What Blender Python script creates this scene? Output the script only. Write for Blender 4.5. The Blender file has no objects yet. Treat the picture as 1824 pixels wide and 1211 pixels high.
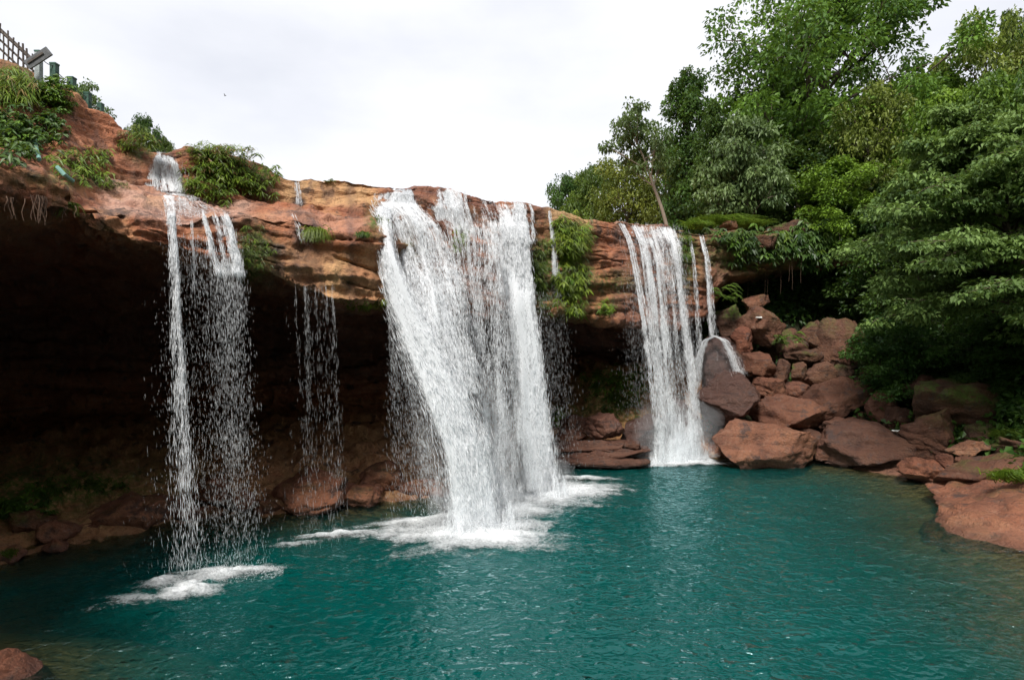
import bpy, bmesh, math, random
import numpy as np
from mathutils import Vector, Matrix

# ------------------------------------------------------------------ camera, sky, sun, exposure
sc = bpy.context.scene
C = sc.collection
FPX, CX, CY, CAMZ = 1100.0, 912.0, 605.5, 6.0          # focal length and centre in photo pixels
cam_d = bpy.data.cameras.new('camera'); cam = bpy.data.objects.new('camera', cam_d); C.objects.link(cam)
cam.location = (0, 0, CAMZ); cam.rotation_euler = (math.radians(90), 0, 0)
cam_d.sensor_width = 36; cam_d.lens = FPX / 1824 * 36; cam_d.clip_end = 2000; cam_d.clip_start = 0.1
sc.camera = cam

SUN_EL, SUN_AZ = math.radians(50), math.radians(200)      # azimuth clockwise from +Y: behind and left of the camera
wd = bpy.data.worlds.new('World'); sc.world = wd; wd.use_nodes = True
nt = wd.node_tree; nt.nodes.clear()
def wn(t, **k):
    n = nt.nodes.new(t)
    for a, b in k.items(): setattr(n, a, b)
    return n
wo = wn('ShaderNodeOutputWorld'); wb = wn('ShaderNodeBackground'); wb.inputs[1].default_value = 0.1
sky = wn('ShaderNodeTexSky', sky_type='NISHITA', sun_disc=False)
sky.sun_elevation = SUN_EL; sky.sun_rotation = SUN_AZ
tcw = wn('ShaderNodeTexCoord'); mpw = wn('ShaderNodeMapping'); mpw.inputs['Scale'].default_value = (1, 1, 2.4)
nz1 = wn('ShaderNodeTexNoise'); nz1.inputs['Scale'].default_value = 2.1; nz1.inputs['Detail'].default_value = 6; nz1.inputs['Roughness'].default_value = 0.5
rmp = wn('ShaderNodeValToRGB')
rmp.color_ramp.elements[0].position = 0.30; rmp.color_ramp.elements[0].color = (5.7, 5.85, 6.35, 1)
rmp.color_ramp.elements[1].position = 0.66; rmp.color_ramp.elements[1].color = (7.9, 7.9, 8.1, 1)
mxw = wn('ShaderNodeMix', data_type='RGBA'); mxw.inputs[0].default_value = 0.93
nt.links.new(tcw.outputs['Generated'], mpw.inputs[0]); nt.links.new(mpw.outputs[0], nz1.inputs['Vector'])
nt.links.new(nz1.outputs[0], rmp.inputs[0])
nt.links.new(sky.outputs[0], mxw.inputs[6]); nt.links.new(rmp.outputs[0], mxw.inputs[7])
nt.links.new(mxw.outputs[2], wb.inputs[0]); nt.links.new(wb.outputs[0], wo.inputs[0])

sun_d = bpy.data.lights.new('sun', 'SUN'); sun = bpy.data.objects.new('sun', sun_d); C.objects.link(sun)
sun_d.energy = 3.4; sun_d.angle = math.radians(12); sun_d.color = (1.0, 0.96, 0.9)
sd = Vector((math.sin(SUN_AZ) * math.cos(SUN_EL), math.cos(SUN_AZ) * math.cos(SUN_EL), math.sin(SUN_EL)))
sun.rotation_euler = sd.to_track_quat('Z', 'Y').to_euler(); sun.location = (-20, -30, 60)
sc.view_settings.view_transform = 'Standard'; sc.view_settings.look = 'None'
sc.view_settings.exposure = 0.6; sc.view_settings.gamma = 1.0; sc.view_settings.use_curve_mapping = False
sc.render.engine = 'CYCLES'
sc.cycles.max_bounces = 8; sc.cycles.diffuse_bounces = 5; sc.cycles.glossy_bounces = 3
sc.cycles.transparent_max_bounces = 12; sc.cycles.volume_bounces = 2; sc.cycles.sample_clamp_direct = 2

# ------------------------------------------------------------------ helpers
def P(px, py, d):
    px = np.asarray(px, float); py = np.asarray(py, float); d = np.asarray(d, float)
    return np.stack(np.broadcast_arrays((px - CX) / FPX * d, d, CAMZ + (CY - py) / FPX * d), -1)
def R(*s): return np.random.default_rng(list(s))

def _hash(ix, iy, iz, seed):
    h = (ix * 374761393 + iy * 668265263 + iz * 2147483647 % 4294967296 + iz * 1274126177 + seed * 974634777) & 0xFFFFFFFF
    h = ((h ^ (h >> 13)) * 1274126177) & 0xFFFFFFFF
    return (h ^ (h >> 16)) & 0xFFFFFFFF
_G = np.random.default_rng(7).normal(size=(256, 3)); _G /= np.linalg.norm(_G, axis=1)[:, None]
def noise(p, seed=0):
    p = np.asarray(p, float); i = np.floor(p).astype(np.int64); f = p - i
    u = f * f * f * (f * (f * 6 - 15) + 10); r = 0
    for dx in (0, 1):
        for dy in (0, 1):
            for dz in (0, 1):
                g = _G[_hash(i[:, 0] + dx, i[:, 1] + dy, i[:, 2] + dz, seed) & 255]
                v = g[:, 0] * (f[:, 0] - dx) + g[:, 1] * (f[:, 1] - dy) + g[:, 2] * (f[:, 2] - dz)
                w = (u[:, 0] if dx else 1 - u[:, 0]) * (u[:, 1] if dy else 1 - u[:, 1]) * (u[:, 2] if dz else 1 - u[:, 2])
                r = r + v * w
    return r * 1.6
def fbm(p, o=4, seed=0):
    r = 0; a = 1.0; q = np.asarray(p, float)
    for k in range(o): r = r + a * noise(q, seed + k); a *= 0.5; q = q * 2.03
    return r
def sstep(a, b, x):
    t = np.clip((x - a) / (b - a), 0, 1); return t * t * (3 - 2 * t)

def mesh_np(name, V, F, mat=None, smooth=True, attrs=None):
    V = np.asarray(V, np.float32); F = np.asarray(F, np.int32); k = F.shape[1]
    me = bpy.data.meshes.new(name)
    me.vertices.add(len(V)); me.vertices.foreach_set('co', V.ravel())
    me.loops.add(F.size); me.loops.foreach_set('vertex_index', F.ravel())
    me.polygons.add(len(F)); me.polygons.foreach_set('loop_start', np.arange(0, F.size, k, dtype=np.int32))
    try: me.polygons.foreach_set('loop_total', np.full(len(F), k, np.int32))
    except Exception: pass
    me.polygons.foreach_set('use_smooth', np.full(len(F), smooth, bool))
    for n, a in (attrs or {}).items():
        at = me.attributes.new(n, 'FLOAT', 'POINT'); at.data.foreach_set('value', np.asarray(a, np.float32).ravel())
    me.update(calc_edges=True); me.validate()
    if mat: me.materials.append(mat)
    return me
SMALL = {'foliage', 'frond', 'stem', 'spray', 'stream', 'sheet', 'cascade', 'veil'}
def link(name, me, parent=None, loc=None):
    o = bpy.data.objects.new(name, me); C.objects.link(o)
    if parent: o.parent = parent
    if name in SMALL: o['kind'] = 'stuff'
    if loc is not None: o.location = loc
    return o
def tag(o, label=None, cat=None, group=None, kind=None):
    if label: o['label'] = label
    if cat: o['category'] = cat
    if group: o['group'] = group
    if kind: o['kind'] = kind
    return o
def empty(name, loc):
    o = bpy.data.objects.new(name, None); C.objects.link(o); o.location = loc; o.empty_display_size = 0.2; return o
class Acc:
    """collects vertex and quad arrays into one mesh"""
    def __init__(s): s.V = []; s.F = []; s.A = []; s.n = 0
    def add(s, V, F, a=0.0):
        V = np.asarray(V, float); F = np.asarray(F, int)
        s.V.append(V); s.F.append(F + s.n); s.A.append(np.broadcast_to(np.asarray(a, float), (len(V),))); s.n += len(V)
    def mesh(s, name, mat, smooth=True):
        return mesh_np(name, np.concatenate(s.V), np.concatenate(s.F), mat, smooth, {'var': np.concatenate(s.A)})
def tube(path, rad, sides=6):
    path = np.asarray(path, float); n = len(path); rad = np.broadcast_to(np.asarray(rad, float), (n,))
    t = np.gradient(path, axis=0); t /= np.linalg.norm(t, axis=1)[:, None] + 1e-9
    ref = np.tile([0.31, 0.95, 0.05], (n, 1)); ref[np.abs((t * ref).sum(1)) > 0.93] = (1, 0, 0.1)
    a = np.cross(t, ref); a /= np.linalg.norm(a, axis=1)[:, None]; b = np.cross(t, a)
    th = np.arange(sides) / sides * 2 * np.pi
    V = path[:, None] + rad[:, None, None] * (np.cos(th)[None, :, None] * a[:, None] + np.sin(th)[None, :, None] * b[:, None])
    i = np.arange(n - 1)[:, None] * sides; j = np.arange(sides)[None]; j2 = (j + 1) % sides
    F = np.stack([i + j, i + j2, i + sides + j2, i + sides + j], -1).reshape(-1, 4)
    return V.reshape(-1, 3), F
def box(cx, cy, cz, sx, sy, sz):
    s = np.array([[-1,-1,-1],[1,-1,-1],[1,1,-1],[-1,1,-1],[-1,-1,1],[1,-1,1],[1,1,1],[-1,1,1]]) * 0.5
    F = [[0,3,2,1],[4,5,6,7],[0,1,5,4],[1,2,6,5],[2,3,7,6],[3,0,4,7]]
    return s * (sx, sy, sz) + (cx, cy, cz), np.array(F)
def nrm(v): return v / (np.linalg.norm(v, axis=-1, keepdims=True) + 1e-9)
def leaves(pos, dirs, ups, ln, wd, fold=0.25, droop=0.0):
    """four-cornered folded leaves: base, side, tip, side"""
    dirs = nrm(dirs); s = nrm(np.cross(dirs, ups)); n = np.cross(s, dirs)
    ln = np.asarray(ln)[:, None]; wd = np.asarray(wd)[:, None]
    mid = pos + dirs * ln * 0.42 + n * wd * fold
    tip = pos + dirs * ln - np.array([0, 0, 1.0]) * ln * droop
    V = np.stack([pos, mid + s * wd * 0.5, tip, mid - s * wd * 0.5], 1).reshape(-1, 3)
    F = np.arange(len(pos) * 4).reshape(-1, 4)
    return V, F

# ------------------------------------------------------------------ materials
def new_mat(name):
    m = bpy.data.materials.new(name); m.use_nodes = True; t = m.node_tree; t.nodes.clear()
    o = t.nodes.new('ShaderNodeOutputMaterial'); return m, t, o
class NB:
    def __init__(s, t): s.t = t
    def n(s, typ, ins=None, **k):
        x = s.t.nodes.new(typ)
        for a, b in k.items(): setattr(x, a, b)
        for a, b in (ins or {}).items():
            if isinstance(b, bpy.types.NodeSocket): s.t.links.new(b, x.inputs[a])
            else: x.inputs[a].default_value = b
        return x
    def noise(s, vec, scale, detail=5, rough=0.55, **k):
        return s.n('ShaderNodeTexNoise', {'Vector': vec, 'Scale': scale, 'Detail': detail, 'Roughness': rough}, **k).outputs[0]
    def ramp(s, f, stops):
        r = s.n('ShaderNodeValToRGB', {0: f}); cr = r.color_ramp
        while len(cr.elements) < len(stops): cr.elements.new(0.5)
        for e, (p, c) in zip(cr.elements, stops):
            e.position = p; e.color = (c, c, c, 1) if isinstance(c, (int, float)) else (*c, 1)
        return r.outputs[0]
    def mix(s, f, a, b, mode='MIX'):
        m = s.n('ShaderNodeMix', data_type='RGBA', blend_type=mode)
        for i, v in ((0, f), (6, a), (7, b)):
            if isinstance(v, bpy.types.NodeSocket): s.t.links.new(v, m.inputs[i])
            else: m.inputs[i].default_value = v if i == 0 else (*v, 1)
        return m.outputs[2]
    def math(s, op, a, b=0.0, c=0.0):
        return s.n('ShaderNodeMath', {0: a, 1: b, 2: c}, operation=op).outputs[0]
    def attr(s, name): return s.n('ShaderNodeAttribute', attribute_name=name).outputs['Fac']

def rock_material(name, cliff):
    m, t, o = new_mat(name); b = NB(t)
    pos = b.n('ShaderNodeNewGeometry').outputs['Position'] if cliff else b.n('ShaderNodeTexCoord').outputs['Object']
    big = b.noise(pos, 0.55, 5); med = b.noise(pos, 2.3, 6, 0.6); fine = b.noise(pos, 11, 6, 0.65)
    warp = b.n('ShaderNodeVectorMath', {0: pos, 1: (0.35, 0.35, 2.5)}, operation='MULTIPLY').outputs[0]
    strat = b.noise(warp, 1.5, 6, 0.6, normalize=True)
    c = b.ramp(big, [(0.3, (0.20, 0.070, 0.038)), (0.5, (0.34, 0.115, 0.052)), (0.7, (0.46, 0.18, 0.080))])
    c = b.mix(b.ramp(strat, [(0.48, 0.0), (0.70, 0.55)]), c, (0.44, 0.20, 0.115))
    c = b.mix(b.ramp(strat, [(0.30, 0.8), (0.42, 0.0)]), c, (0.075, 0.033, 0.024))
    c = b.mix(b.ramp(med, [(0.30, 0.6), (0.44, 0.0), (0.52, 0.0)]), c, (0.11, 0.045, 0.030))
    c = b.mix(b.ramp(b.noise(pos, 5.2, 7, 0.7), [(0.52, 0.0), (0.68, 0.55)]), c, (0.42, 0.235, 0.155))
    if cliff:
        c = b.mix(b.attr('pink'), c, (0.50, 0.29, 0.215))
        c = b.mix(b.math('MULTIPLY', b.attr('orange'), b.ramp(med, [(0.25, 0.35), (0.55, 1.0)])), c, (0.56, 0.32, 0.15))
    else:
        oi = b.n('ShaderNodeObjectInfo')
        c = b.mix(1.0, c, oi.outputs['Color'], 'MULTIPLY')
        c = b.n('ShaderNodeHueSaturation', {'Color': c, 'Saturation': 0.92, 'Hue': 0.504, 'Value': 0.92}).outputs[0]
    # lichen and mineral stains with a shape of their own
    st = b.noise(pos, 1.25, 8, 0.68)
    c = b.mix(b.ramp(st, [(0.55, 0.0), (0.64, 0.8)]), c, (0.045, 0.033, 0.031))
    c = b.mix(b.ramp(b.noise(pos, 3.1, 7, 0.7), [(0.63, 0.0), (0.72, 0.55)]), c, (0.40, 0.31, 0.26))
    c = b.mix(b.ramp(fine, [(0.3, 0.45), (0.5, 0.0)]), c, (0.06, 0.034, 0.028))
    wet = b.attr('wet')  # on the cliff this mask also holds painted cave shade
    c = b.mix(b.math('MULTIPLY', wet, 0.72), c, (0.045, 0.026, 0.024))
    mossn = b.ramp(b.noise(pos, 6, 6, 0.7), [(0.35, 0.0), (0.55, 1.0)])
    mcol = b.mix(b.noise(pos, 3.0, 3), (0.03, 0.06, 0.008), (0.12, 0.17, 0.022))
    c = b.mix(b.math('MULTIPLY', b.attr('moss'), mossn), c, mcol)
    rough = b.math('SUBTRACT', 0.78, b.math('MULTIPLY', wet, 0.42))
    h = b.math('ADD', b.math('MULTIPLY', strat, 0.6), b.math('ADD', b.math('MULTIPLY', fine, 0.7), b.math('MULTIPLY', med, 0.8)))
    vor = b.n('ShaderNodeTexVoronoi', {'Vector': b.n('ShaderNodeVectorMath', {0: b.n('ShaderNodeVectorMath', {0: pos, 1: (0.7, 0.7, 1.5)}, operation='MULTIPLY').outputs[0], 1: b.n('ShaderNodeTexNoise', {'Vector': pos, 'Scale': 2.0, 'Detail': 4}).outputs['Color']}, operation='ADD').outputs[0], 'Scale': 0.9, 'Randomness': 1.0}, feature='DISTANCE_TO_EDGE').outputs[0]
    crack = b.ramp(vor, [(0.0, 0.0), (0.025, 1.0)])
    h = b.math('ADD', h, b.math('MULTIPLY', crack, 0.10))
    bump = b.n('ShaderNodeBump', {'Height': h, 'Strength': 0.95, 'Distance': 0.17})
    p = b.n('ShaderNodeBsdfPrincipled', {'Base Color': c, 'Roughness': rough, 'Normal': bump.outputs[0], 'Specular IOR Level': 0.4})
    t.links.new(p.outputs[0], o.inputs[0]); return m
M_cliff = rock_material('sandstone cliff', True)
M_rock = rock_material('boulder sandstone', False)

def leaf_material(name, dark, light, trans=0.35, gloss=0.45):
    m, t, o = new_mat(name); b = NB(t)
    v = b.attr('var'); oi = b.n('ShaderNodeObjectInfo').outputs['Random']
    c = b.mix(v, dark, light)
    hsv = b.n('ShaderNodeHueSaturation', {'Color': c, 'Hue': b.math('ADD', 0.488, b.math('MULTIPLY', oi, 0.024)), 'Value': b.math('ADD', 0.85, b.math('MULTIPLY', oi, 0.3))}).outputs[0]
    p = b.n('ShaderNodeBsdfPrincipled', {'Base Color': hsv, 'Roughness': gloss, 'Specular IOR Level': 0.35})
    tr = b.n('ShaderNodeBsdfTranslucent', {'Color': b.mix(0.5, hsv, (0.16, 0.22, 0.02))})
    mx = b.n('ShaderNodeMixShader', {0: trans, 1: p.outputs[0], 2: tr.outputs[0]})
    t.links.new(mx.outputs[0], o.inputs[0]); return m
L_mid = leaf_material('leaf mid green', (0.026, 0.072, 0.010), (0.165, 0.275, 0.034))
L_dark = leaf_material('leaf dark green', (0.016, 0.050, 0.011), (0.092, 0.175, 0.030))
L_bright = leaf_material('leaf fresh green', (0.05, 0.115, 0.010), (0.20, 0.32, 0.030))
L_olive = leaf_material('leaf olive', (0.055, 0.085, 0.012), (0.22, 0.26, 0.045))
L_yellow = leaf_material('leaf yellow green', (0.07, 0.11, 0.012), (0.24, 0.27, 0.045))
L_grey = leaf_material('leaf grey green', (0.030, 0.066, 0.020), (0.17, 0.26, 0.080))
L_pale = leaf_material('leaf pale green', (0.06, 0.10, 0.035), (0.20, 0.28, 0.10))
L_layer = leaf_material('leaf soft grey green', (0.040, 0.085, 0.018), (0.215, 0.32, 0.085), 0.35, 0.6)
L_fern = leaf_material('fern yellow green', (0.06, 0.11, 0.010), (0.23, 0.32, 0.028))
L_dry = leaf_material('dry straw', (0.12, 0.075, 0.02), (0.30, 0.20, 0.07))
L_moss = leaf_material('moss green', (0.03, 0.06, 0.008), (0.11, 0.17, 0.02))

def plain(name, col, rough=0.7, noise_scale=8, var=0.35, metallic=0.0, stretch=(1, 1, 1)):
    m, t, o = new_mat(name); b = NB(t)
    pos = b.n('ShaderNodeVectorMath', {0: b.n('ShaderNodeTexCoord').outputs['Object'], 1: stretch}, operation='MULTIPLY').outputs[0]
    n = b.noise(pos, noise_scale, 6, 0.65)
    c = b.mix(b.ramp(n, [(0.3, 0.0), (0.7, 1.0)]), tuple(x * (1 - var) for x in col), tuple(min(1, x * (1 + var)) for x in col))
    bump = b.n('ShaderNodeBump', {'Height': n, 'Strength': 0.5, 'Distance': 0.02})
    p = b.n('ShaderNodeBsdfPrincipled', {'Base Color': c, 'Roughness': rough, 'Metallic': metallic, 'Normal': bump.outputs[0]})
    t.links.new(p.outputs[0], o.inputs[0]); return m
M_bark = plain('bark', (0.085, 0.06, 0.042), 0.9, 5, 0.5, 0, (3, 3, 0.6))
M_barkred = plain('reddish bark', (0.16, 0.072, 0.045), 0.9, 5, 0.5, 0, (3, 3, 0.6))
M_barkpale = plain('pale bark', (0.20, 0.16, 0.12), 0.9, 5, 0.4, 0, (3, 3, 0.6))
M_stem = plain('green brown stem', (0.09, 0.085, 0.03), 0.8)
M_bamboo = plain('weathered bamboo', (0.075, 0.06, 0.05), 0.8, 12, 0.4)
M_plank = plain('grey weathered plank', (0.10, 0.105, 0.11), 0.8, 9, 0.5)
M_post = plain('green painted post', (0.022, 0.075, 0.05), 0.6, 9, 0.45)
M_concrete = plain('pale concrete', (0.32, 0.36, 0.36), 0.8, 7, 0.3)
M_pipe = plain('faded teal pipe', (0.13, 0.27, 0.23), 0.45, 6, 0.25)
M_wire = plain('dark wire', (0.04, 0.04, 0.04), 0.6)
M_root = plain('dry hanging root', (0.16, 0.095, 0.065), 0.9)
M_bird = plain('dark feathers', (0.03, 0.028, 0.03), 0.7)
M_litter = plain('white scrap', (0.75, 0.75, 0.72), 0.6, 6, 0.1)

# water of the pool: opacity follows the real depth
def water_material():
    m, t, o = new_mat('pool water'); b = NB(t)
    pos = b.n('ShaderNodeNewGeometry').outputs['Position']
    pw = b.n('ShaderNodeVectorMath', {0: pos, 1: (1.0, 1.35, 1)}, operation='MULTIPLY').outputs[0]
    n1 = b.noise(pw, 2.5, 2, 0.45); n2 = b.noise(pw, 6.5, 3, 0.5)
    bil = b.math('ABSOLUTE', b.math('SUBTRACT', n1, 0.5)); bil2 = b.math('ABSOLUTE', b.math('SUBTRACT', n2, 0.5))
    h = b.math('ADD', b.math('ADD', b.math('MULTIPLY', n1, 0.9), b.math('MULTIPLY', bil, 1.6)), b.math('ADD', b.math('MULTIPLY', n2, 0.16), b.math('MULTIPLY', bil2, 0.26)))
    bump = b.n('ShaderNodeBump', {'Height': h, 'Strength': b.ramp(b.noise(pos, 0.33, 3, 0.5), [(0.36, 0.45), (0.62, 1.0)]), 'Distance': 0.2})
    tint = b.mix(b.noise(pos, 0.18, 3), (0.0, 0.045, 0.041), (0.0, 0.072, 0.064))
    body = b.n('ShaderNodeBsdfDiffuse', {'Color': tint})
    clear = b.n('ShaderNodeBsdfTransparent', {'Color': (0.74, 0.86, 0.70, 1)})
    mb = b.n('ShaderNodeMixShader', {0: b.attr('opac'), 1: clear.outputs[0], 2: body.outputs[0]})
    gl = b.n('ShaderNodeBsdfGlossy', {'Color': (0.72, 0.96, 1, 1), 'Roughness': 0.10, 'Normal': bump.outputs[0]})
    fr = b.n('ShaderNodeFresnel', {'IOR': 1.46, 'Normal': bump.outputs[0]})
    mx = b.n('ShaderNodeMixShader', {0: fr.outputs[0], 1: mb.outputs[0], 2: gl.outputs[0]})
    t.links.new(mx.outputs[0], o.inputs[0]); return m
M_water = water_material()
def drop_material(name, alpha):
    m, t, o = new_mat(name); b = NB(t)
    d = b.n('ShaderNodeBsdfDiffuse', {'Color': (0.97, 0.98, 0.99, 1)})
    tr = b.n('ShaderNodeBsdfTranslucent', {'Color': (0.96, 0.98, 1, 1)})
    mx = b.n('ShaderNodeMixShader', {0: 0.5, 1: d.outputs[0], 2: tr.outputs[0]})
    out = mx
    if alpha < 1:
        out = b.n('ShaderNodeMixShader', {0: alpha, 1: b.n('ShaderNodeBsdfTransparent').outputs[0], 2: mx.outputs[0]})
    t.links.new(out.outputs[0], o.inputs[0]); return m
M_drop = drop_material('white water', 0.8)
M_spray = drop_material('fine spray', 0.42)
def veil_material():
    """thin broken sheet of white water: threads follow the flow"""
    m, t, o = new_mat('white water veil'); b = NB(t)
    fu, fv, v = b.attr('fu'), b.attr('fv'), b.attr('var')
    vec = b.n('ShaderNodeCombineXYZ', {0: fu, 1: fv, 2: b.attr('fs')}).outputs[0]
    def sc_(x, y): return b.n('ShaderNodeVectorMath', {0: vec, 1: (x, y, 1)}, operation='MULTIPLY').outputs[0]
    n = b.math('ADD', b.math('MULTIPLY', b.noise(sc_(3.2, .40), 1, 4, .6), 1.5), b.math('ADD', b.math('MULTIPLY', b.noise(sc_(16, 3.2), 1, 4, .65), .75), b.math('MULTIPLY', b.noise(sc_(26, 11), 1, 4, .7), .8)))
    k = b.ramp(b.math('ADD', b.math('SUBTRACT', n, 1.53), b.math('SUBTRACT', v, 0.5)), [(0.0, 0.0), (0.34, 1.0)])
    d = b.n('ShaderNodeBsdfDiffuse', {'Color': (0.92, 0.94, 0.96, 1)}); tr = b.n('ShaderNodeBsdfTranslucent', {'Color': (0.92, 0.94, 0.97, 1)})
    w = b.n('ShaderNodeMixShader', {0: .4, 1: d.outputs[0], 2: tr.outputs[0]})
    mx = b.n('ShaderNodeMixShader', {0: b.math('MULTIPLY', k, .9), 1: b.n('ShaderNodeBsdfTransparent').outputs[0], 2: w.outputs[0]})
    t.links.new(mx.outputs[0], o.inputs[0]); return m
M_veil = veil_material()
def foam_material():
    m, t, o = new_mat('foam'); b = NB(t)
    pos = b.n('ShaderNodeNewGeometry').outputs['Position']
    v = b.attr('var')
    n = b.math('ADD', b.math('MULTIPLY', b.noise(pos, 2.2, 6, 0.65), 0.75), b.math('MULTIPLY', b.noise(pos, 14, 6, 0.75), 0.6))
    k = b.ramp(b.math('SUBTRACT', b.math('ADD', v, b.math('MULTIPLY', n, 1.5)), 1.12), [(0.05, 0.0), (0.85, 1.0)])
    bp = b.n('ShaderNodeBump', {'Height': b.noise(pos, 5, 6, 0.7), 'Strength': 0.9, 'Distance': 0.25})
    d = b.n('ShaderNodeBsdfDiffuse', {'Color': (0.88, 0.91, 0.93, 1), 'Normal': bp.outputs[0]})
    mx = b.n('ShaderNodeMixShader', {0: k, 1: b.n('ShaderNodeBsdfTransparent').outputs[0], 2: d.outputs[0]})
    t.links.new(mx.outputs[0], o.inputs[0]); return m
M_foam = foam_material()
def mist_material(name, dens):
    m, t, o = new_mat(name); b = NB(t)
    v = b.n('ShaderNodeVolumePrincipled', {'Color': (0.95, 0.97, 1, 1), 'Density': dens})
    t.links.new(v.outputs[0], o.inputs['Volume']); return m
M_mist = mist_material('mist', 0.18)
M_mist_thin = mist_material('thin mist', 0.06)

def ground_material():
    m, t, o = new_mat('forest soil'); b = NB(t)
    pos = b.n('ShaderNodeNewGeometry').outputs['Position']
    sepz = b.n('ShaderNodeSeparateXYZ', {0: pos}).outputs[2]
    n = b.noise(pos, 0.7, 6, 0.6); f = b.noise(pos, 5, 6, 0.65)
    rock = b.ramp(f, [(0.3, (0.10, 0.044, 0.028)), (0.6, (0.23, 0.105, 0.064))])
    soil = b.ramp(f, [(0.3, (0.018, 0.022, 0.010)), (0.7, (0.045, 0.055, 0.018))])
    k = b.ramp(b.math('ADD', b.math('MULTIPLY', sepz, 0.3), n), [(0.62, 0.0), (0.9, 1.0)])
    c = b.mix(k, rock, soil)
    silt = b.ramp(f, [(0.3, (0.20, 0.12, 0.05)), (0.65, (0.34, 0.21, 0.10))])          # tan silt on the pool bed
    c = b.mix(b.ramp(b.math('ADD', b.math('MULTIPLY', sepz, 1.0), 0.6), [(0.3, 1.0), (0.7, 0.0)]), c, silt)
    bump = b.n('ShaderNodeBump', {'Height': b.math('ADD', f, n), 'Strength': 0.8, 'Distance': 0.3})
    p = b.n('ShaderNodeBsdfPrincipled', {'Base Color': c, 'Roughness': 0.85, 'Normal': bump.outputs[0]})
    t.links.new(p.outputs[0], o.inputs[0]); return m
M_ground = ground_material()

# ------------------------------------------------------------------ pool outline and ground
SH = np.array([  # (x, y, kind) kind 0: the cliff stands here, 1: right bank, 2: bank behind the camera, 3: low left foreground rock
    (-24, 14.5, 0), (-17.1, 15.5, 0), (-13.85, 16.7, 0), (-11.3, 20.3, 0), (-7.6, 21.3, 0), (-4.05, 23.2, 0), (-.3, 26.9, 0), (1.85, 30, 0),
    (6.8, 31.4, 0), (9.5, 31.2, .35), (12.2, 31.0, 1), (15, 30.7, 1), (16.9, 27, 1), (17.5, 25, 1), (16.6, 22, 1), (14.8, 17.8, 1), (13.6, 12, 1), (12.5, 6, 1.5),
    (8, 2.2, 2), (-7, 2.6, 2), (-8.3, 7, 2), (-8.7, 10.6, 2), (-10.3, 11.7, 2), (-13.5, 12.0, 2), (-19, 12.3, 2), (-24, 12.6, 1)], float)
def shore(x, y):
    """signed distance to the shoreline (inside the pool negative) and the kind of bank nearest"""
    p = np.stack([x, y], -1); best = np.full(len(p), 1e9); kd = np.zeros(len(p)); ins = np.zeros(len(p), bool)
    for i in range(len(SH)):
        a = SH[i]; b = SH[(i + 1) % len(SH)]; e = b[:2] - a[:2]
        t = np.clip(((p - a[:2]) @ e) / (e @ e), 0, 1); q = a[:2] + t[:, None] * e
        dd = np.hypot(*(p - q).T); k = a[2] + (b[2] - a[2]) * t
        s = dd < best; best[s] = dd[s]; kd[s] = k[s]
        c = ((a[1] > y) != (b[1] > y)) & (x < (b[0] - a[0]) * (y - a[1]) / (b[1] - a[1] + 1e-12) + a[0]); ins ^= c
    return np.where(ins, -best, best), kd
def ground_h(x, y):
    x = np.asarray(x, float).ravel(); y = np.asarray(y, float).ravel()
    s, k = shore(x, y); so = np.maximum(s, 0)
    back = sstep(22, 31, y) * sstep(20, 16, x)                       # the steep boulder slope beside the right fall
    right = np.interp(so, [0, 1.2, 6, 9, 13, 30, 120], [0, .25, 3.2, 6.5, 11.5, 16, 22])
    steep = np.interp(so, [0, .6, 4.2, 6.5, 8.0, 9.5, 30, 120], [0, .3, 4.6, 5.6, 7.5, 12.2, 14, 18])
    near = right * (1 - back) + steep * back
    behind = np.interp(so, [0, 2, 6, 14, 40, 120], [0, 2.2, 4.0, 12, 26, 34])
    low = np.full_like(so, -1.2)
    lf = np.interp(so, [0, 2, 5, 10], [0, .5, 2.5, 8])
    h = np.where(k <= 1, low + (near - low) * np.clip(k, 0, 1), near + (behind - near) * np.clip(k - 1, 0, 1))
    bedk = np.where(k > 0.6, 0.20, 0.5)
    bed = -np.minimum(3.5, bedk * np.maximum(-s, 0) + 0.05 * np.maximum(-s, 0) ** 2)
    h = np.where(s < 0, np.where(k < .5, np.minimum(bed, bed), bed), h)
    p = np.stack([x, y, np.zeros_like(x)], -1)
    h = h + fbm(p * 0.35, 3, 31) * 0.55 * sstep(0.5, 4, so) + fbm(p * 1.3, 3, 35) * 0.12 * sstep(-.5, .8, s)
    return h
def axis(lo, a, b, hi, fine, coarse):
    return np.concatenate([np.arange(lo, a, coarse), np.arange(a, b, fine), np.arange(b, hi, coarse)])
gx = axis(-170, -24, 45, 260, 0.3, 5); gy = axis(-160, -4, 55, 300, 0.3, 5)
GX, GY = np.meshgrid(gx, gy); GH = ground_h(GX, GY)
def grid_faces(nu, nv):
    i = np.arange(nv - 1)[:, None] * nu; j = np.arange(nu - 1)[None]
    return np.stack([i + j, i + j + 1, i + nu + j + 1, i + nu + j], -1).reshape(-1, 4)
ground = link('ground', mesh_np('ground', np.stack([GX.ravel(), GY.ravel(), GH], -1), grid_faces(len(gx), len(gy)), M_ground))
tag(ground, 'brown forest soil of the bank rising from the pool to the trees', 'ground', kind='structure')
def gz(x, y): return float(ground_h([x], [y])[0])

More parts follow.
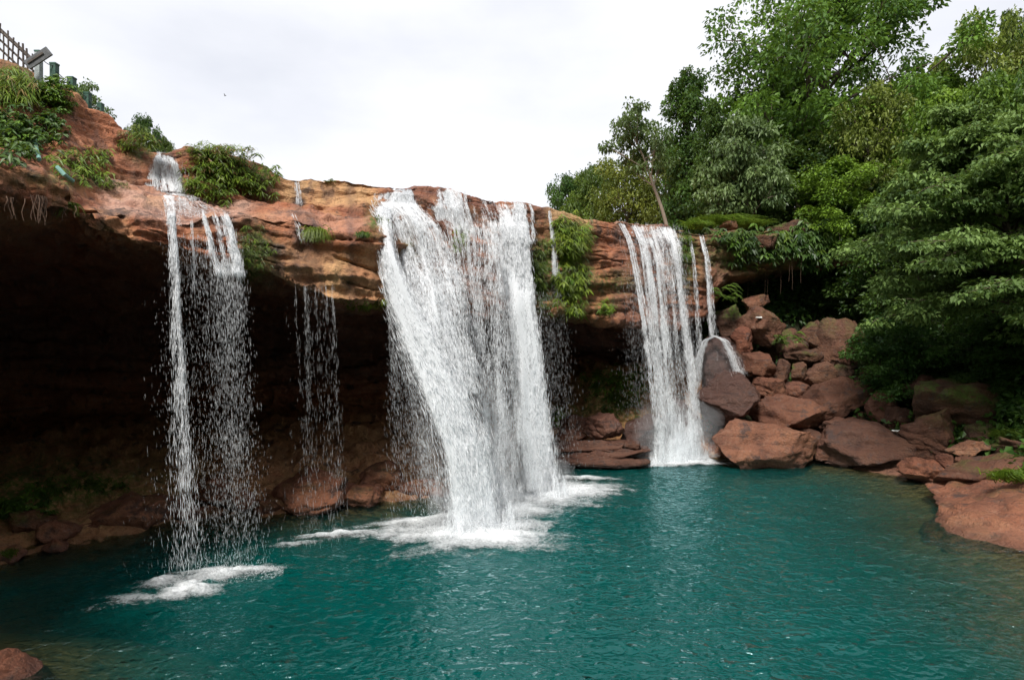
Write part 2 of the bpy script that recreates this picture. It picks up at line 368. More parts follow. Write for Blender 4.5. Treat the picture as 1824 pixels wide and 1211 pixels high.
# ------------------------------------------------------------------ cliff with its overhang and cave
ROW_B = [(-900, -120, 12), (-300, -60, 15), (-80, 60, 16.6), (0, 112, 17), (60, 128, 17.3), (130, 168, 17.6), (190, 206, 18), (230, 236, 18.2), (262, 258, 18.5), (283, 272, 18.8),
         (310, 272, 18.8), (332, 260, 18.6), (420, 273, 19.5), (475, 292, 20), (520, 318, 20.5), (538, 312, 20.8), (620, 317, 21.5), (680, 327, 22), (740, 332, 23), (800, 340, 24),
         (870, 354, 25.2), (930, 366, 26.5), (972, 370, 27.5), (1000, 378, 28), (1040, 391, 29), (1110, 395, 30.5), (1215, 407, 32.5), (1260, 420, 33.4), (1300, 412, 34.6), (1420, 405, 36.6), (1520, 400, 38)]
ROW_C = [(-900, 200, 9), (-300, 240, 12.5), (0, 268, 15), (110, 300, 15.6), (170, 328, 16.9), (220, 336, 17.6), (300, 346, 18.3), (400, 360, 19.0), (480, 362, 19.6), (540, 368, 20.2), (600, 374, 20.8), (660, 372, 21.3),
         (690, 372, 21.6), (740, 375, 22.3), (800, 392, 23.2), (870, 400, 24.4), (930, 405, 25.8), (975, 420, 27), (1040, 430, 28.4), (1110, 432, 30.2), (1215, 440, 32.1), (1260, 450, 33.2), (1300, 430, 34.2), (1420, 425, 36.2), (1520, 425, 37.6)]
ROW_D = [(-900, 330, 7), (-300, 300, 9.5), (0, 290, 12.3), (60, 312, 12.8), (120, 338, 13.5), (150, 366, 14.0), (175, 376, 14.3), (300, 388, 15.6), (380, 380, 16.5), (430, 386, 17.1), (520, 382, 18), (600, 408, 18.6), (660, 402, 19.2),
         (690, 425, 19.9), (740, 440, 21), (800, 440, 22.4), (870, 440, 23.7), (930, 440, 25.3), (975, 450, 26.5), (1040, 462, 28.0), (1110, 462, 29.8), (1215, 470, 31.8), (1260, 480, 33.0), (1300, 446, 34.0), (1420, 440, 36.0), (1520, 440, 37.4)]
ROW_E = [(-900, 520, 7), (-300, 420, 9.6), (0, 366, 12.3), (60, 364, 12.8), (120, 372, 13.5), (150, 392, 13.9), (175, 405, 14.2), (230, 424, 14.8), (300, 440, 15.4), (380, 455, 16.2), (430, 470, 16.8), (490, 492, 17.4), (540, 517, 17.9),
         (600, 537, 18.4), (680, 541, 19.2), (740, 552, 20.5), (800, 562, 22), (870, 566, 23.3), (930, 562, 24.9), (1000, 556, 26.5), (1040, 562, 27.6), (1110, 582, 29.4), (1215, 590, 31.5), (1260, 560, 32.8), (1290, 500, 34.0), (1420, 475, 36.1), (1520, 475, 37.5)]
ROW_S = [(-900, 8.5), (-300, 15.5), (0, 16.7), (100, 17.8), (200, 18.6), (300, 20.3), (420, 21.3), (520, 21.4), (600, 22), (720, 23.2), (800, 24.4), (900, 26.9), (980, 30), (1060, 30.4), (1150, 31.2), (1250, 31.6), (1420, 33), (1520, 34)]
us = np.concatenate([np.arange(-900, -60, 20), np.arange(-60, 1300, 2.6), np.arange(1300, 1521, 5)])
def row(r):
    r = np.array(r, float); y = np.interp(us, r[:, 0], r[:, 1]); d = np.interp(us, r[:, 0], r[:, 2])
    k = np.ones(9) / 9
    f = lambda a: np.convolve(np.pad(a, 4, mode='edge'), k, 'valid')
    return P(us, f(y), f(d))
B_, C_, D_, E_ = row(ROW_B), row(ROW_C), row(ROW_D), row(ROW_E)
sh_d = np.interp(us, *np.array(ROW_S).T)
def ray(d, z):
    d = np.asarray(d, float); return np.stack(np.broadcast_arrays((us - CX) / FPX * d, d, z), -1)
A1 = B_ + np.stack([(us - CX) / FPX * 40, np.full_like(us, 40.0), np.full_like(us, 0.3)], -1)
A2 = B_ + np.stack([(us - CX) / FPX * 3, np.full_like(us, 3.0), np.full_like(us, 0.05)], -1)
Ez = E_[:, 2]; bank = sstep(940, 1080, us)
deepc = 4.5 * sstep(-200, 60, us) * (1 - sstep(900, 1080, us))
F_ = ray(np.maximum(E_[:, 1] + 4.5, sh_d + 5.0) + deepc * .7, Ez + 0.2)
G_ = ray(np.maximum(E_[:, 1] + 8.5, sh_d + 8.5) + deepc, Ez * 0.75)
H_ = ray(sh_d + 7.0 - 2.2 * bank + deepc * .9, 2.4 + 2.2 * bank)
H2 = ray(sh_d + 3.6 - 1.2 * bank, 0.95 + 0.9 * bank)
H3 = ray(sh_d + 1.5, 0.36)
I_ = ray(sh_d, 0.0)
J_ = ray(sh_d - 3.2, -1.3); K_ = ray(sh_d - 6, -3.6)
ctrl = [(A1, 0), (A2, 14), (B_, 10), (C_, 46), (D_, 40), (E_, 60), (F_, 34), (G_, 26), (H_, 34), (H2, 34), (H3, 26), (I_, 16), (J_, 16), (K_, 6)]
rows, amp, rid = [], [], []
AM = [0, .25, .55, .8, .8, 1, 1, 1.1, 1.2, 1.2, 1.0, .6, .5, .3]
for q in range(1, len(ctrl)):
    n = ctrl[q][1]
    for k in range(n):
        t = k / n; rows.append(ctrl[q - 1][0] * (1 - t) + ctrl[q][0] * t); amp.append(AM[q - 1] * (1 - t) + AM[q] * t); rid.append(q - 1 + t)
rows.append(ctrl[-1][0]); amp.append(.3); rid.append(len(ctrl) - 1)
G3 = np.array(rows); amp = np.array(amp); rid = np.array(rid)
for _ in range(2):
    G3[1:-1] = G3[1:-1] * .5 + (G3[:-2] + G3[2:]) * .25
nv, nu = G3.shape[:2]
du = np.gradient(G3, axis=1); dv = np.gradient(G3, axis=0)
N = np.cross(du, dv); N = nrm(N)
if (N[100, :, 1].mean()) > 0: N = -N                                  # outward: towards the viewer on the face
V = G3.reshape(-1, 3); Nf = N.reshape(-1, 3); am = np.repeat(amp, nu)
w1 = fbm(V * 0.45, 3, 1)
zz = V[:, 2] + 0.5 * fbm(V * np.array([.25, .25, .1]), 2, 5)
sq = np.stack([V[:, 0] * .22, V[:, 1] * .22, zz * 1.9], -1)
strata = np.tanh(noise(sq, 11) * 3.2) * .5 + np.tanh(noise(sq * np.array([1.6, 1.6, 2.6]), 12) * 3) * .28
rid3 = 1 - np.abs(fbm(V * 0.95, 4, 15)) * 2
gr = noise(sq * np.array([1.1, 1.1, 1.35]), 13); groove = -np.exp(-(gr / .055) ** 2) * sstep(-.35, .25, noise(V * .6, 14))
vc = noise(np.stack([V[:, 0] * .9, V[:, 1] * .9, V[:, 2] * .12], -1), 17); groove = groove - .7 * np.exp(-(vc / .045) ** 2) * sstep(0, .4, noise(V * .5, 18))
disp = am * (0.26 * w1 + 0.27 * strata + 0.10 * rid3 - .06 + 0.20 * groove + 0.06 * fbm(V * 4.2, 3, 21))
# lumpy boulder bed on the cave floor
ridf = np.repeat(rid, nu)
flo = sstep(7.2, 8.2, ridf) * (1 - sstep(11.2, 12, ridf))
lump = np.abs(noise(V * np.array([.75, .75, .9]), 41)) + .6 * np.abs(noise(V * 1.7, 42))
disp = disp + flo * (lump * 0.24 - 0.06)
V = V + Nf * disp[:, None]
cav = np.clip(-groove, 0, 1)
# colour masks: stains of their own shape, plus painted shade and light in the cave
ipx = CX + V[:, 0] / V[:, 1] * FPX; ipy = CY - (V[:, 2] - CAMZ) / V[:, 1] * FPX
nA = fbm(V * 0.8, 4, 51); nB = fbm(V * np.array([2.2, 2.2, .25]), 3, 55); nC = fbm(V * 1.9, 4, 58)
face = (ridf > 1.5) & (ridf < 6.0)
orange = sstep(470, 520, ipx) * (1 - sstep(655, 690, ipx)) * sstep(1.7, 2.05, ridf) * (1 - sstep(2.7, 3.1, ridf))
orange = np.maximum(orange, sstep(965, 985, ipx) * (1 - sstep(1030, 1080, ipx)) * sstep(1.0, 1.9, ridf) * (1 - sstep(2.2, 2.6, ridf)))
orange = np.maximum(orange, (.65 + .3 * nA) * sstep(440, 540, ipx) * (1 - sstep(690, 720, ipx)) * sstep(4.15, 4.5, ridf) * (1 - sstep(5.0, 5.1, ridf)))
orange = np.clip(orange + .35 * sstep(.2, .6, nA) * face, 0, 1)
pink = sstep(160, 200, ipx) * (1 - sstep(420, 480, ipx)) * sstep(2.9, 3.1, ridf) * (1 - sstep(3.95, 4.3, ridf)) * (.8 + .5 * nC)
pink = np.maximum(pink, .35 * sstep(430, 500, ipx) * (1 - sstep(640, 700, ipx)) * sstep(3.3, 3.6, ridf) * (1 - sstep(3.95, 4.2, ridf)))
wet = sstep(.25, .7, nB) * face * .75
def band(c, w): return np.exp(-((ipx - c) / w) ** 2)
wet = np.maximum(wet, face * np.clip(1.2 * band(555, 16) * sstep(3.3, 4, ridf) + .9 * band(530, 10) + .8 * band(625, 9) + .9 * band(240, 22) * sstep(2.3, 2.9, ridf) * (ridf < 3.2)
      + .7 * band(430, 18) * (ridf > 3.9) + .75 * sstep(680, 700, ipx) * (1 - sstep(960, 985, ipx)) + .8 * sstep(1085, 1100, ipx) + .6 * band(990, 20), 0, 1) * (.7 + .5 * nC))
wet = np.maximum(wet, sstep(5.02, 5.4, ridf) * (1 - sstep(7.2, 7.9, ridf)) * .85)       # cave shade painted into roof and back wall through the wet mask
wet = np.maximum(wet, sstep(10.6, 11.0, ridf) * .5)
orange = np.maximum(orange, sstep(7.8, 8.6, ridf) * (1 - sstep(11, 11.5, ridf)) * .6 * (1 + .6 * nC))                              # splash line above; cave floor painted brighter to make up for missing light
def blob(px, py, rx, ry): return np.exp(-(((ipx - px) / rx) ** 2 + ((ipy - py) / ry) ** 2))
moss = face * (1.2 * blob(455, 455, 30, 45) + 1.1 * blob(965, 490, 26, 70) + 1.2 * blob(1020, 480, 34, 100) + .9 * blob(1078, 548, 18, 14) + blob(670, 390, 16, 26) + .7 * blob(1090, 505, 45, 22)
     + 1.1 * blob(1222, 450, 18, 60) + 1.2 * blob(1350, 440, 90, 45) + .8 * blob(823, 420, 12, 30) + .6 * blob(735, 430, 30, 40) + .8 * blob(250, 265, 25, 20) + .9 * blob(120, 320, 70, 16) + .8 * blob(60, 150, 70, 40) + .4 * blob(420, 300, 90, 40))
moss = np.maximum(moss, (ridf > 7.5) * (blob(130, 860, 190, 55) * .95 + 1.1 * blob(1100, 690, 75, 60) + .8 * blob(560, 850, 40, 12) + .7 * blob(40, 900, 60, 60) + .6 * blob(1010, 735, 40, 20) + .5 * blob(880, 770, 60, 60)))
moss = np.maximum(moss, sstep(0, .5, nA) * (ridf < 1.8) * .9)
moss = np.clip(moss * (1 + .6 * nC), 0, 1)
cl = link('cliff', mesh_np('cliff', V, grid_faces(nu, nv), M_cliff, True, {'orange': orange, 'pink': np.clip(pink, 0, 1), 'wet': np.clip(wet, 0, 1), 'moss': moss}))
tag(cl, 'red brown layered sandstone cliff overhanging a dark cave beside the pool', 'cliff', kind='structure')
VC = V.reshape(nv, nu, 3)
from mathutils.bvhtree import BVHTree
_st = 2
_sub = VC[::_st, ::_st]; _f = grid_faces(_sub.shape[1], _sub.shape[0])
BVH = BVHTree.FromPolygons([tuple(v) for v in _sub.reshape(-1, 3)], [tuple(f) for f in _f])
def hit_cliff(px, py, default):
    """distance (along y) at which the line of sight through this pixel meets the cliff"""
    dr = Vector(P(px, py, 1.0) - np.array([0, 0, CAMZ])).normalized()
    h = BVH.ray_cast(Vector((0, 0, CAMZ)), dr)
    return h[0].y if h[0] is not None else default

_m = (rid > .9) & (rid < 3.2); _py = CY - (VC[_m][:, :, 2] - CAMZ) / VC[_m][:, :, 1] * FPX; _i = _py.argmin(0); _c = np.arange(nu)
SIL_px = CX + VC[_m][_i, _c, 0] / VC[_m][_i, _c, 1] * FPX; SIL_py = _py[_i, _c]; SIL_d = VC[_m][_i, _c, 1]; _o = np.argsort(SIL_px)
def rim(px, hw, down=1.5, lift=.04): return (px, float(np.interp(px, SIL_px[_o], SIL_py[_o])) + down, float(np.interp(px, SIL_px[_o], SIL_d[_o])) - lift, hw)
# ------------------------------------------------------------------ pool
wx = np.arange(-26, 19.5, .11); wy = np.arange(1.5, 33.5, .11)
WX, WY = np.meshgrid(wx, wy); x = WX.ravel(); y = WY.ravel()
s, k = shore(x, y)
pp = np.stack([x, y, np.zeros_like(x)], -1)
wz = .045 * noise(pp * .7, 61) + .05 * np.abs(noise(pp * np.array([1.1, 1.6, 1]), 62)) + .022 * noise(pp * np.array([2.3, 3.1, 1]), 63)
for cx_, cy_, r_ in ((-1.1, 19.4, 2.6), (1.1, 24, 2.4), (-7.9, 15.4, 2.0)):
    wz += .06 * np.exp(-(np.hypot(x - cx_, y - cy_) / r_) ** 2) * noise(pp * 2.6, 64) * 2
dep = np.maximum(-s, 0)
kk = np.where(k > .6, .21, .5)
kk = np.where(k > 1.7, .4, kk); dep = np.maximum(0, dep + .9 * noise(pp * .35, 66) * sstep(0, 2, dep)); opac = 1 - np.exp(-(kk * dep + .05 * dep ** 2) * .62)
pool = link('pool', mesh_np('pool', np.stack([x, y, wz], -1), grid_faces(len(wx), len(wy)), M_water, True, {'opac': np.clip(opac, 0, .985)}))
tag(pool, 'deep teal green pool with rippled surface below the falls', 'pool', kind='structure')

# ------------------------------------------------------------------ boulders
bm = bmesh.new(); bmesh.ops.create_icosphere(bm, subdivisions=5, radius=1); bm.verts.ensure_lookup_table()
IV = np.array([v.co[:] for v in bm.verts]); IFc = np.array([[v.index for v in f.verts] for f in bm.faces]); bm.free()
bm = bmesh.new(); bmesh.ops.create_icosphere(bm, subdivisions=4, radius=1); bm.verts.ensure_lookup_table()
IV4 = np.array([v.co[:] for v in bm.verts]); IF4 = np.array([[v.index for v in f.verts] for f in bm.faces]); bm.free()
def boulder(px, py, w, h, d, label, tint=(1, 1, 1), seed=0, rot=0, boxy=.55, deep=.8, wet=0.1, moss=0.0, cuts=13, cat='boulder', name='boulder', group='boulders heaped beside the pool', sink=.12, rough=1.0):
    r = R(seed, 77); sx = w * d / FPX * .5; sz = h * d / FPX * .5
    big = w > 60
    v = (IV if big else IV4).copy(); f = IFc if big else IF4
    v = np.sign(v) * np.abs(v) ** (1 - boxy * .55); v /= np.max(np.abs(v))
    for _ in range(cuts):
        n = r.normal(size=3); n[2] = n[2] * .8 + .15; n /= np.linalg.norm(n); o = r.uniform(.54, .82)
        e = v @ n - o; v = v - np.where(e > 0, e * .985, 0)[:, None] * n
    lo, hi = v.min(0), v.max(0); v = (v - (lo + hi) / 2) / ((hi - lo) / 2)
    v = v * np.array([sx, max(sx, sz) * deep if sx < 3 * sz else sx * .6, sz * (1 + sink)])
    n = nrm(v / np.array([sx, sx, sz]) ** 1)
    q = v + r.uniform(-50, 50, 3); sc_ = min(1.0, (sx + sz) * .5)
    v = v + n * rough * (.14 * sc_ * fbm(q * (1.3 / max(.35, sc_)), 5, seed + 3) - .10 * sc_ * np.exp(-(noise(q * .9 / max(.4, sc_), seed + 5) / .05) ** 2) + .04 * sc_ * np.tanh(4 * noise(q * np.array([.6, .6, 4.5]) / max(.4, sc_), seed)))[:, None]
    a = math.radians(rot); ca, sa = math.cos(a), math.sin(a)
    x = v[:, 0] * ca + v[:, 2] * sa; z = -v[:, 0] * sa + v[:, 2] * ca; v[:, 0] = x; v[:, 2] = z
    up = sstep(.1, .8, n[:, 2]) * sstep(-.25, .2, fbm(q * 1.1, 3, seed + 9))
    c = P(px, py, d); c[2] -= sz * sink
    wl = np.clip(wet + .75 * np.exp(-((v[:, 2] + c[2] - .04) / .16) ** 2), 0, 1)
    me = mesh_np(name, v, f, M_rock, True, {'wet': wl, 'moss': np.clip(moss * up * 1.6, 0, 1)})
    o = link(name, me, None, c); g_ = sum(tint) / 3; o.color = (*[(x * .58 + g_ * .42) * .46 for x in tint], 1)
    return tag(o, label, cat, group)
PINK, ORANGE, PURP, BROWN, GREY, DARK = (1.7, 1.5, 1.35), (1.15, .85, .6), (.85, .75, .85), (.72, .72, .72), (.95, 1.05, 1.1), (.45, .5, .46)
Bl = [
 (1349, 786, 192, 84, 30.3, 'broad pinkish boulder at the waterline right of the far fall', PINK, 3, 0, .2, .2, 0),
 (1292, 706, 112, 94, 31.4, 'wet purple rounded boulder right beside the splashing far fall', PURP, 4, -6, .8, .2, 0),
 (1353, 650, 60, 46, 33.0, 'small orange boulder just right of the water arch', ORANGE, 5, 12, .15, .4, 0),
 (1376, 690, 64, 40, 32.2, 'dark streaked orange boulder above the wide brown one', (1.3, .95, .7), 6, 28, .2, .4, 0),
 (1406, 737, 136, 66, 31.4, 'wide orange brown boulder behind the pinkish waterline one', (1.15, .9, .75), 7, 8, .15, .4, 0),
 (1481, 705, 146, 62, 32.0, 'large flat topped brown slab tilted in mid heap', (1.0, .88, .85), 8, -14, .1, .65, 0),
 (1458, 668, 54, 56, 33.0, 'pale greyish pointed boulder standing behind the flat slab', GREY, 9, 8, .05, .4, 0),
 (1501, 611, 88, 88, 34.0, 'tall dark block standing highest at the forest edge', (.85, .8, .75), 10, 10, .05, .85, .15),
 (1361, 577, 94, 60, 34.3, 'mottled brown slab high in the heap with white scrap', (1.05, .95, .9), 11, 12, .1, .6, .1),
 (1347, 537, 50, 26, 35.2, 'leaning pale slab topmost of the heap below the roots', (1.2, 1.0, .85), 12, -24, .05, .7, .1),
 (1321, 604, 44, 46, 34.0, 'red orange boulder tucked under the mottled slab', (1.45, .85, .65), 13, 22, .1, .4, 0),
 (1501, 766, 98, 54, 30.8, 'oval dark brown boulder wedged between two larger ones', (.9, .8, .8), 14, 8, .15, .15, 0),
 (1560, 792, 188, 82, 29.3, 'big sloping dark boulder rising to a point by the water', (.85, .78, .75), 15, 4, .3, .2, 0),
 (1574, 731, 58, 64, 30.5, 'red brown wedge shaped boulder behind the sloping one', (1.05, .85, .85), 16, -28, .05, .5, 0),
 (1606, 750, 54, 46, 29.6, 'small brown boulder against the mossy boulder', BROWN, 17, 18, .05, .5, 0),
 (1682, 722, 144, 104, 28.4, 'largest mossy boulder below the layered tree', (.75, .72, .6), 18, 10, .05, .45, .95),
 (1660, 767, 96, 84, 27.6, 'brown cracked boulder in front of the mossy one', (.85, .75, .72), 19, 22, .1, .6, .2),
 (1640, 836, 86, 40, 26.2, 'low orange boulder sitting in the shallows', (1.6, 1.1, .75), 20, 8, .15, .3, 0),
 (1688, 824, 30, 34, 25.8, 'small upright red rock beside the low orange boulder', (1.2, .85, .75), 21, -8, .1, .7, 0),
 (1736, 793, 90, 20, 25.5, 'thin grey slab lying like a plank on the right bank', (1.35, 1.45, 1.4), 22, -7, 0, .8, 0),
 (1750, 771, 64, 36, 26.6, 'dark rounded boulder behind the thin grey slab', DARK, 23, 0, 0, .3, .4),
 (1394, 660, 28, 42, 33.2, 'narrow brown stone next to the small orange boulder', BROWN, 24, 12, .1, .5, 0),
 (1421, 663, 30, 38, 33.2, 'mossy small stone left of the pale pointed boulder', (.8, .82, .65), 25, -6, .1, .4, .5),
 (1417, 695, 50, 32, 32.7, 'red stone filling the gap left of the flat slab', (1.1, .85, .8), 26, 8, .1, .5, 0),
 (1429, 634, 76, 26, 34.2, 'long low dark stone beneath the mottled slab', (.7, .72, .62), 27, 4, .1, .4, .4),
 (1442, 597, 52, 60, 35.0, 'dim olive boulder left of the tall block', (.7, .72, .55), 28, 0, .1, .4, .6),
 (1446, 779, 50, 30, 30.4, 'small brown rock right of the pinkish waterline boulder', BROWN, 29, 14, .2, .5, 0),
 (1468, 800, 54, 30, 30.0, 'low reddish rock at the water between two boulders', (1.1, .85, .75), 30, 0, .3, .4, 0),
 (1279, 645, 70, 92, 32.6, 'dark wet rock that the thin fall splashes over', (.75, .62, .6), 31, 0, .9, .3, 0),
 (1216, 748, 64, 90, 31.0, 'wet purple rock inside the far fall splash', (.9, .75, .8), 32, 0, .9, .3, 0),
 (1150, 772, 100, 70, 31.8, 'wet dark rock behind the far fall foot', (.8, .68, .68), 33, 0, .9, .3, 0),
 (1082, 758, 74, 44, 30.6, 'smooth pink wet boulder left of the far fall foot', (1.25, .98, 1.0), 34, 4, .5, .1, 0),
 (1024, 754, 52, 30, 31.6, 'angular red rock near the ferns by the main fall', (1.05, .85, .8), 35, -8, .3, .6, 0),
 (1016, 774, 60, 24, 30.8, 'flat red rock above the layered ledge', (1.1, .85, .75), 36, 5, .3, .6, 0),
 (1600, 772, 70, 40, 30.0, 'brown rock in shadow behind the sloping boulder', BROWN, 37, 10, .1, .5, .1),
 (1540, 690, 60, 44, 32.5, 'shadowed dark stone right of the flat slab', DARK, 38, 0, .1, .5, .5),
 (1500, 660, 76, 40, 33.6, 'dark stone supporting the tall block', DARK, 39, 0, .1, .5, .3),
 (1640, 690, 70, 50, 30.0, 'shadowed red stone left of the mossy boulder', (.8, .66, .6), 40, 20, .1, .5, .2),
 (1770, 842, 200, 66, 23.6, 'broad red shelf of rock below the grey slab', (1.0, .85, .75), 41, 3, .1, .7, .25),
 (1815, 800, 90, 50, 25.0, 'mossy rock at the right edge behind the shelf', (.8, .75, .65), 43, 0, .1, .5, .9),
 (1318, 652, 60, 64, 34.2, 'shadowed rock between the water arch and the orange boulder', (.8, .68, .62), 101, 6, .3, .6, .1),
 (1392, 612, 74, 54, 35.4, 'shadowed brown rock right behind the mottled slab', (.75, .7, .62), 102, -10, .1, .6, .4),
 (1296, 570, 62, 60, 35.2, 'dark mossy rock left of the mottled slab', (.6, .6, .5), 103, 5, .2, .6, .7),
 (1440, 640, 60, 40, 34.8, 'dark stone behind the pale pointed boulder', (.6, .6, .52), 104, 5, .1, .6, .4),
 (1372, 722, 54, 30, 32.6, 'red stone peeping between the streaked and wide boulders', (1.0, .8, .7), 105, 12, .1, .6, 0),
 (1530, 735, 50, 34, 31.6, 'brown stone in the gap right of the oval boulder', (.8, .72, .68), 106, -12, .1, .6, .1),
 (1560, 660, 56, 46, 32.6, 'mossy stone half hidden right of the tall block', (.6, .6, .5), 107, 8, .1, .6, .8),
 (1720, 812, 40, 22, 25.4, 'small red stone under the thin grey slab', (.95, .8, .7), 108, 4, .1, .6, .1),
 (1615, 812, 44, 26, 28.2, 'small brown stone left of the low orange boulder', (.9, .75, .66), 109, 0, .2, .5, 0),
 (1500, 818, 60, 18, 29.6, 'flat wet stone awash at the foot of the sloping boulder', (.9, .75, .66), 110, 0, .5, .4, 0),
 (1400, 778, 40, 24, 31.0, 'red stone on the shoulder of the pinkish waterline boulder', (1.0, .8, .68), 111, 20, .1, .6, 0),
 (1478, 735, 46, 26, 31.6, 'small brown stone under the flat topped slab', (.8, .7, .64), 112, -6, .1, .6, 0),
]
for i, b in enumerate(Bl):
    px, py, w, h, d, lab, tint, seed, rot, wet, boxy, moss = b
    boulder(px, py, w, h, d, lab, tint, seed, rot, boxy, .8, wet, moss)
boulder(1905, 985, 480, 190, 19.5, 'large red brown foreground shelf sloping into the pool at right', (1.95, 1.55, 1.3), 42, 0, 0, .8, .05, .05, 3, rough=1.5, sink=0)
boulder(1810, 905, 300, 120, 22.4, 'low red rock shelf linking the foreground shelf to the bank', (1.7, 1.3, 1.1), 44, 0, 0, .8, .05, .1, 3, rough=1.3, sink=0)
Bc = [
 (224, 913, 168, 62, 20.4, 'broad low brown rock on the cave shore left of the thin fall', (.95, .8, .75), 51, -4, .15),
 (97, 944, 74, 42, 18.5, 'brown rock on the far left cave shore', (.9, .75, .7), 52, -10, .15),
 (99, 972, 44, 24, 17.7, 'small red rock at the water on the left shore', (1.15, .85, .75), 53, 0, .3),
 (16, 992, 46, 36, 16.8, 'red rock cut by the left picture edge', (1.1, .85, .75), 54, 0, .2),
 (548, 872, 138, 68, 22.2, 'large smooth brown slab under the drip curtain', (1.1, .85, .72), 55, -6, .2),
 (548, 905, 94, 28, 21.6, 'low orange brown slab at the water below the large one', (1.25, .9, .75), 56, 0, .3),
 (380, 873, 64, 48, 22.0, 'brown rock behind the thin left fall', (.95, .75, .7), 57, 5, .3),
 (434, 888, 40, 36, 21.8, 'upright brown rock between the left falls', (1.0, .8, .72), 58, 0, .3),
 (476, 904, 50, 28, 21.5, 'small wet rock left of the large smooth slab', (1.0, .85, .8), 59, 0, .4),
 (352, 916, 96, 24, 21.0, 'flat wet rock at the foot of the thin left fall', (.95, .8, .75), 60, 3, .5),
 (681, 846, 80, 52, 24.0, 'layered brown rock left of the main fall', (.9, .75, .7), 61, 8, .2),
 (760, 868, 90, 40, 24.4, 'wet brown rock behind the main fall spray', (.9, .75, .7), 62, 0, .5),
 (636, 880, 90, 34, 22.8, 'low brown rock right of the large smooth slab', (1.0, .8, .7), 63, -4, .3),
 (58, 928, 80, 40, 19.2, 'dark mossy rock on the upper left shore', (.7, .65, .55), 64, -4, .1),
 (880, 800, 110, 70, 29.0, 'dim red rock behind the main fall', (.9, .72, .66), 65, 0, .4),
]
for px, py, w, h, d, lab, tint, seed, rot, wet in Bc:
    boulder(px, py, w, h, d, lab, tuple(2.0 * x_ for x_ in tint), seed, rot, .35, .9, wet * .5, .5 if seed == 64 else .12, group='rocks on the cave shore')
# layered ledge left of the far fall: each bed is a slab of its own
led = empty('layered_ledge', P(1066, 822, 30.2)); tag(led, 'dark red layered rock ledge between main fall and far fall', 'rock ledge')
for j, (px, py, w, h, d) in enumerate([(1062, 815, 178, 16, 29.9), (1072, 803, 168, 15, 30.2), (1050, 790, 150, 15, 30.5), (1100, 792, 80, 12, 30.0)]):
    o = boulder(px, py, w, h, d, None, (.85, .68, .62), 70 + j, 0, .9, .5, .35, 0, 6, None, 'rock_slab', None)
    for kx in ('label', 'category', 'group'):
        if kx in o: del o[kx]
    o.parent = led; o.location = Vector(o.location) - led.location
# foreground rock bottom left with its submerged foot
boulder(8, 1212, 140, 96, 11.1, 'pale orange foreground rock in the bottom left corner', (1.9, 1.35, 1.05), 80, 4, .3, .8, 0, 0, group='foreground rocks')
boulder(86, 1238, 190, 60, 11.0, 'submerged brown shelf beside the bottom left foreground rock', (1.2, .9, .7), 81, 4, .5, .9, .4, 0, group='foreground rocks')

# ------------------------------------------------------------------ vegetation builders
def clump_leaves(r, tips, cr, nl, leaf, flat, up_bias=.9, droop=.25):
    n = len(tips) * nl; c = np.repeat(tips, nl, 0)
    rr = np.repeat(cr * r.uniform(.65, 1.25, len(tips)), nl)
    u = nrm(r.normal(size=(n, 3))); rad = r.uniform(.25, 1, n) ** .5
    off = u * (rr * rad)[:, None]; off[:, 2] *= flat
    off[:, 2] -= droop * (off[:, 0] ** 2 + off[:, 1] ** 2) / np.maximum(rr, .05)
    pos = c + off
    d = off * np.array([1, 1, .4]) + r.normal(size=(n, 3)) * .45 * rr[:, None]; d[:, 2] -= .25 * rr
    up = nrm(r.normal(size=(n, 3)) * .6 + np.array([0, 0, up_bias]))
    ln = leaf * r.uniform(.7, 1.35, n); wd = ln * r.uniform(.5, .72, n)
    V, F = leaves(pos, d, up, ln, wd, .2, .15)
    var = np.clip(np.repeat(r.uniform(-.1, 1.1, len(tips)), nl) * .65 + r.uniform(0, .35, n), 0, 1)
    return V, F, np.repeat(var, 4)
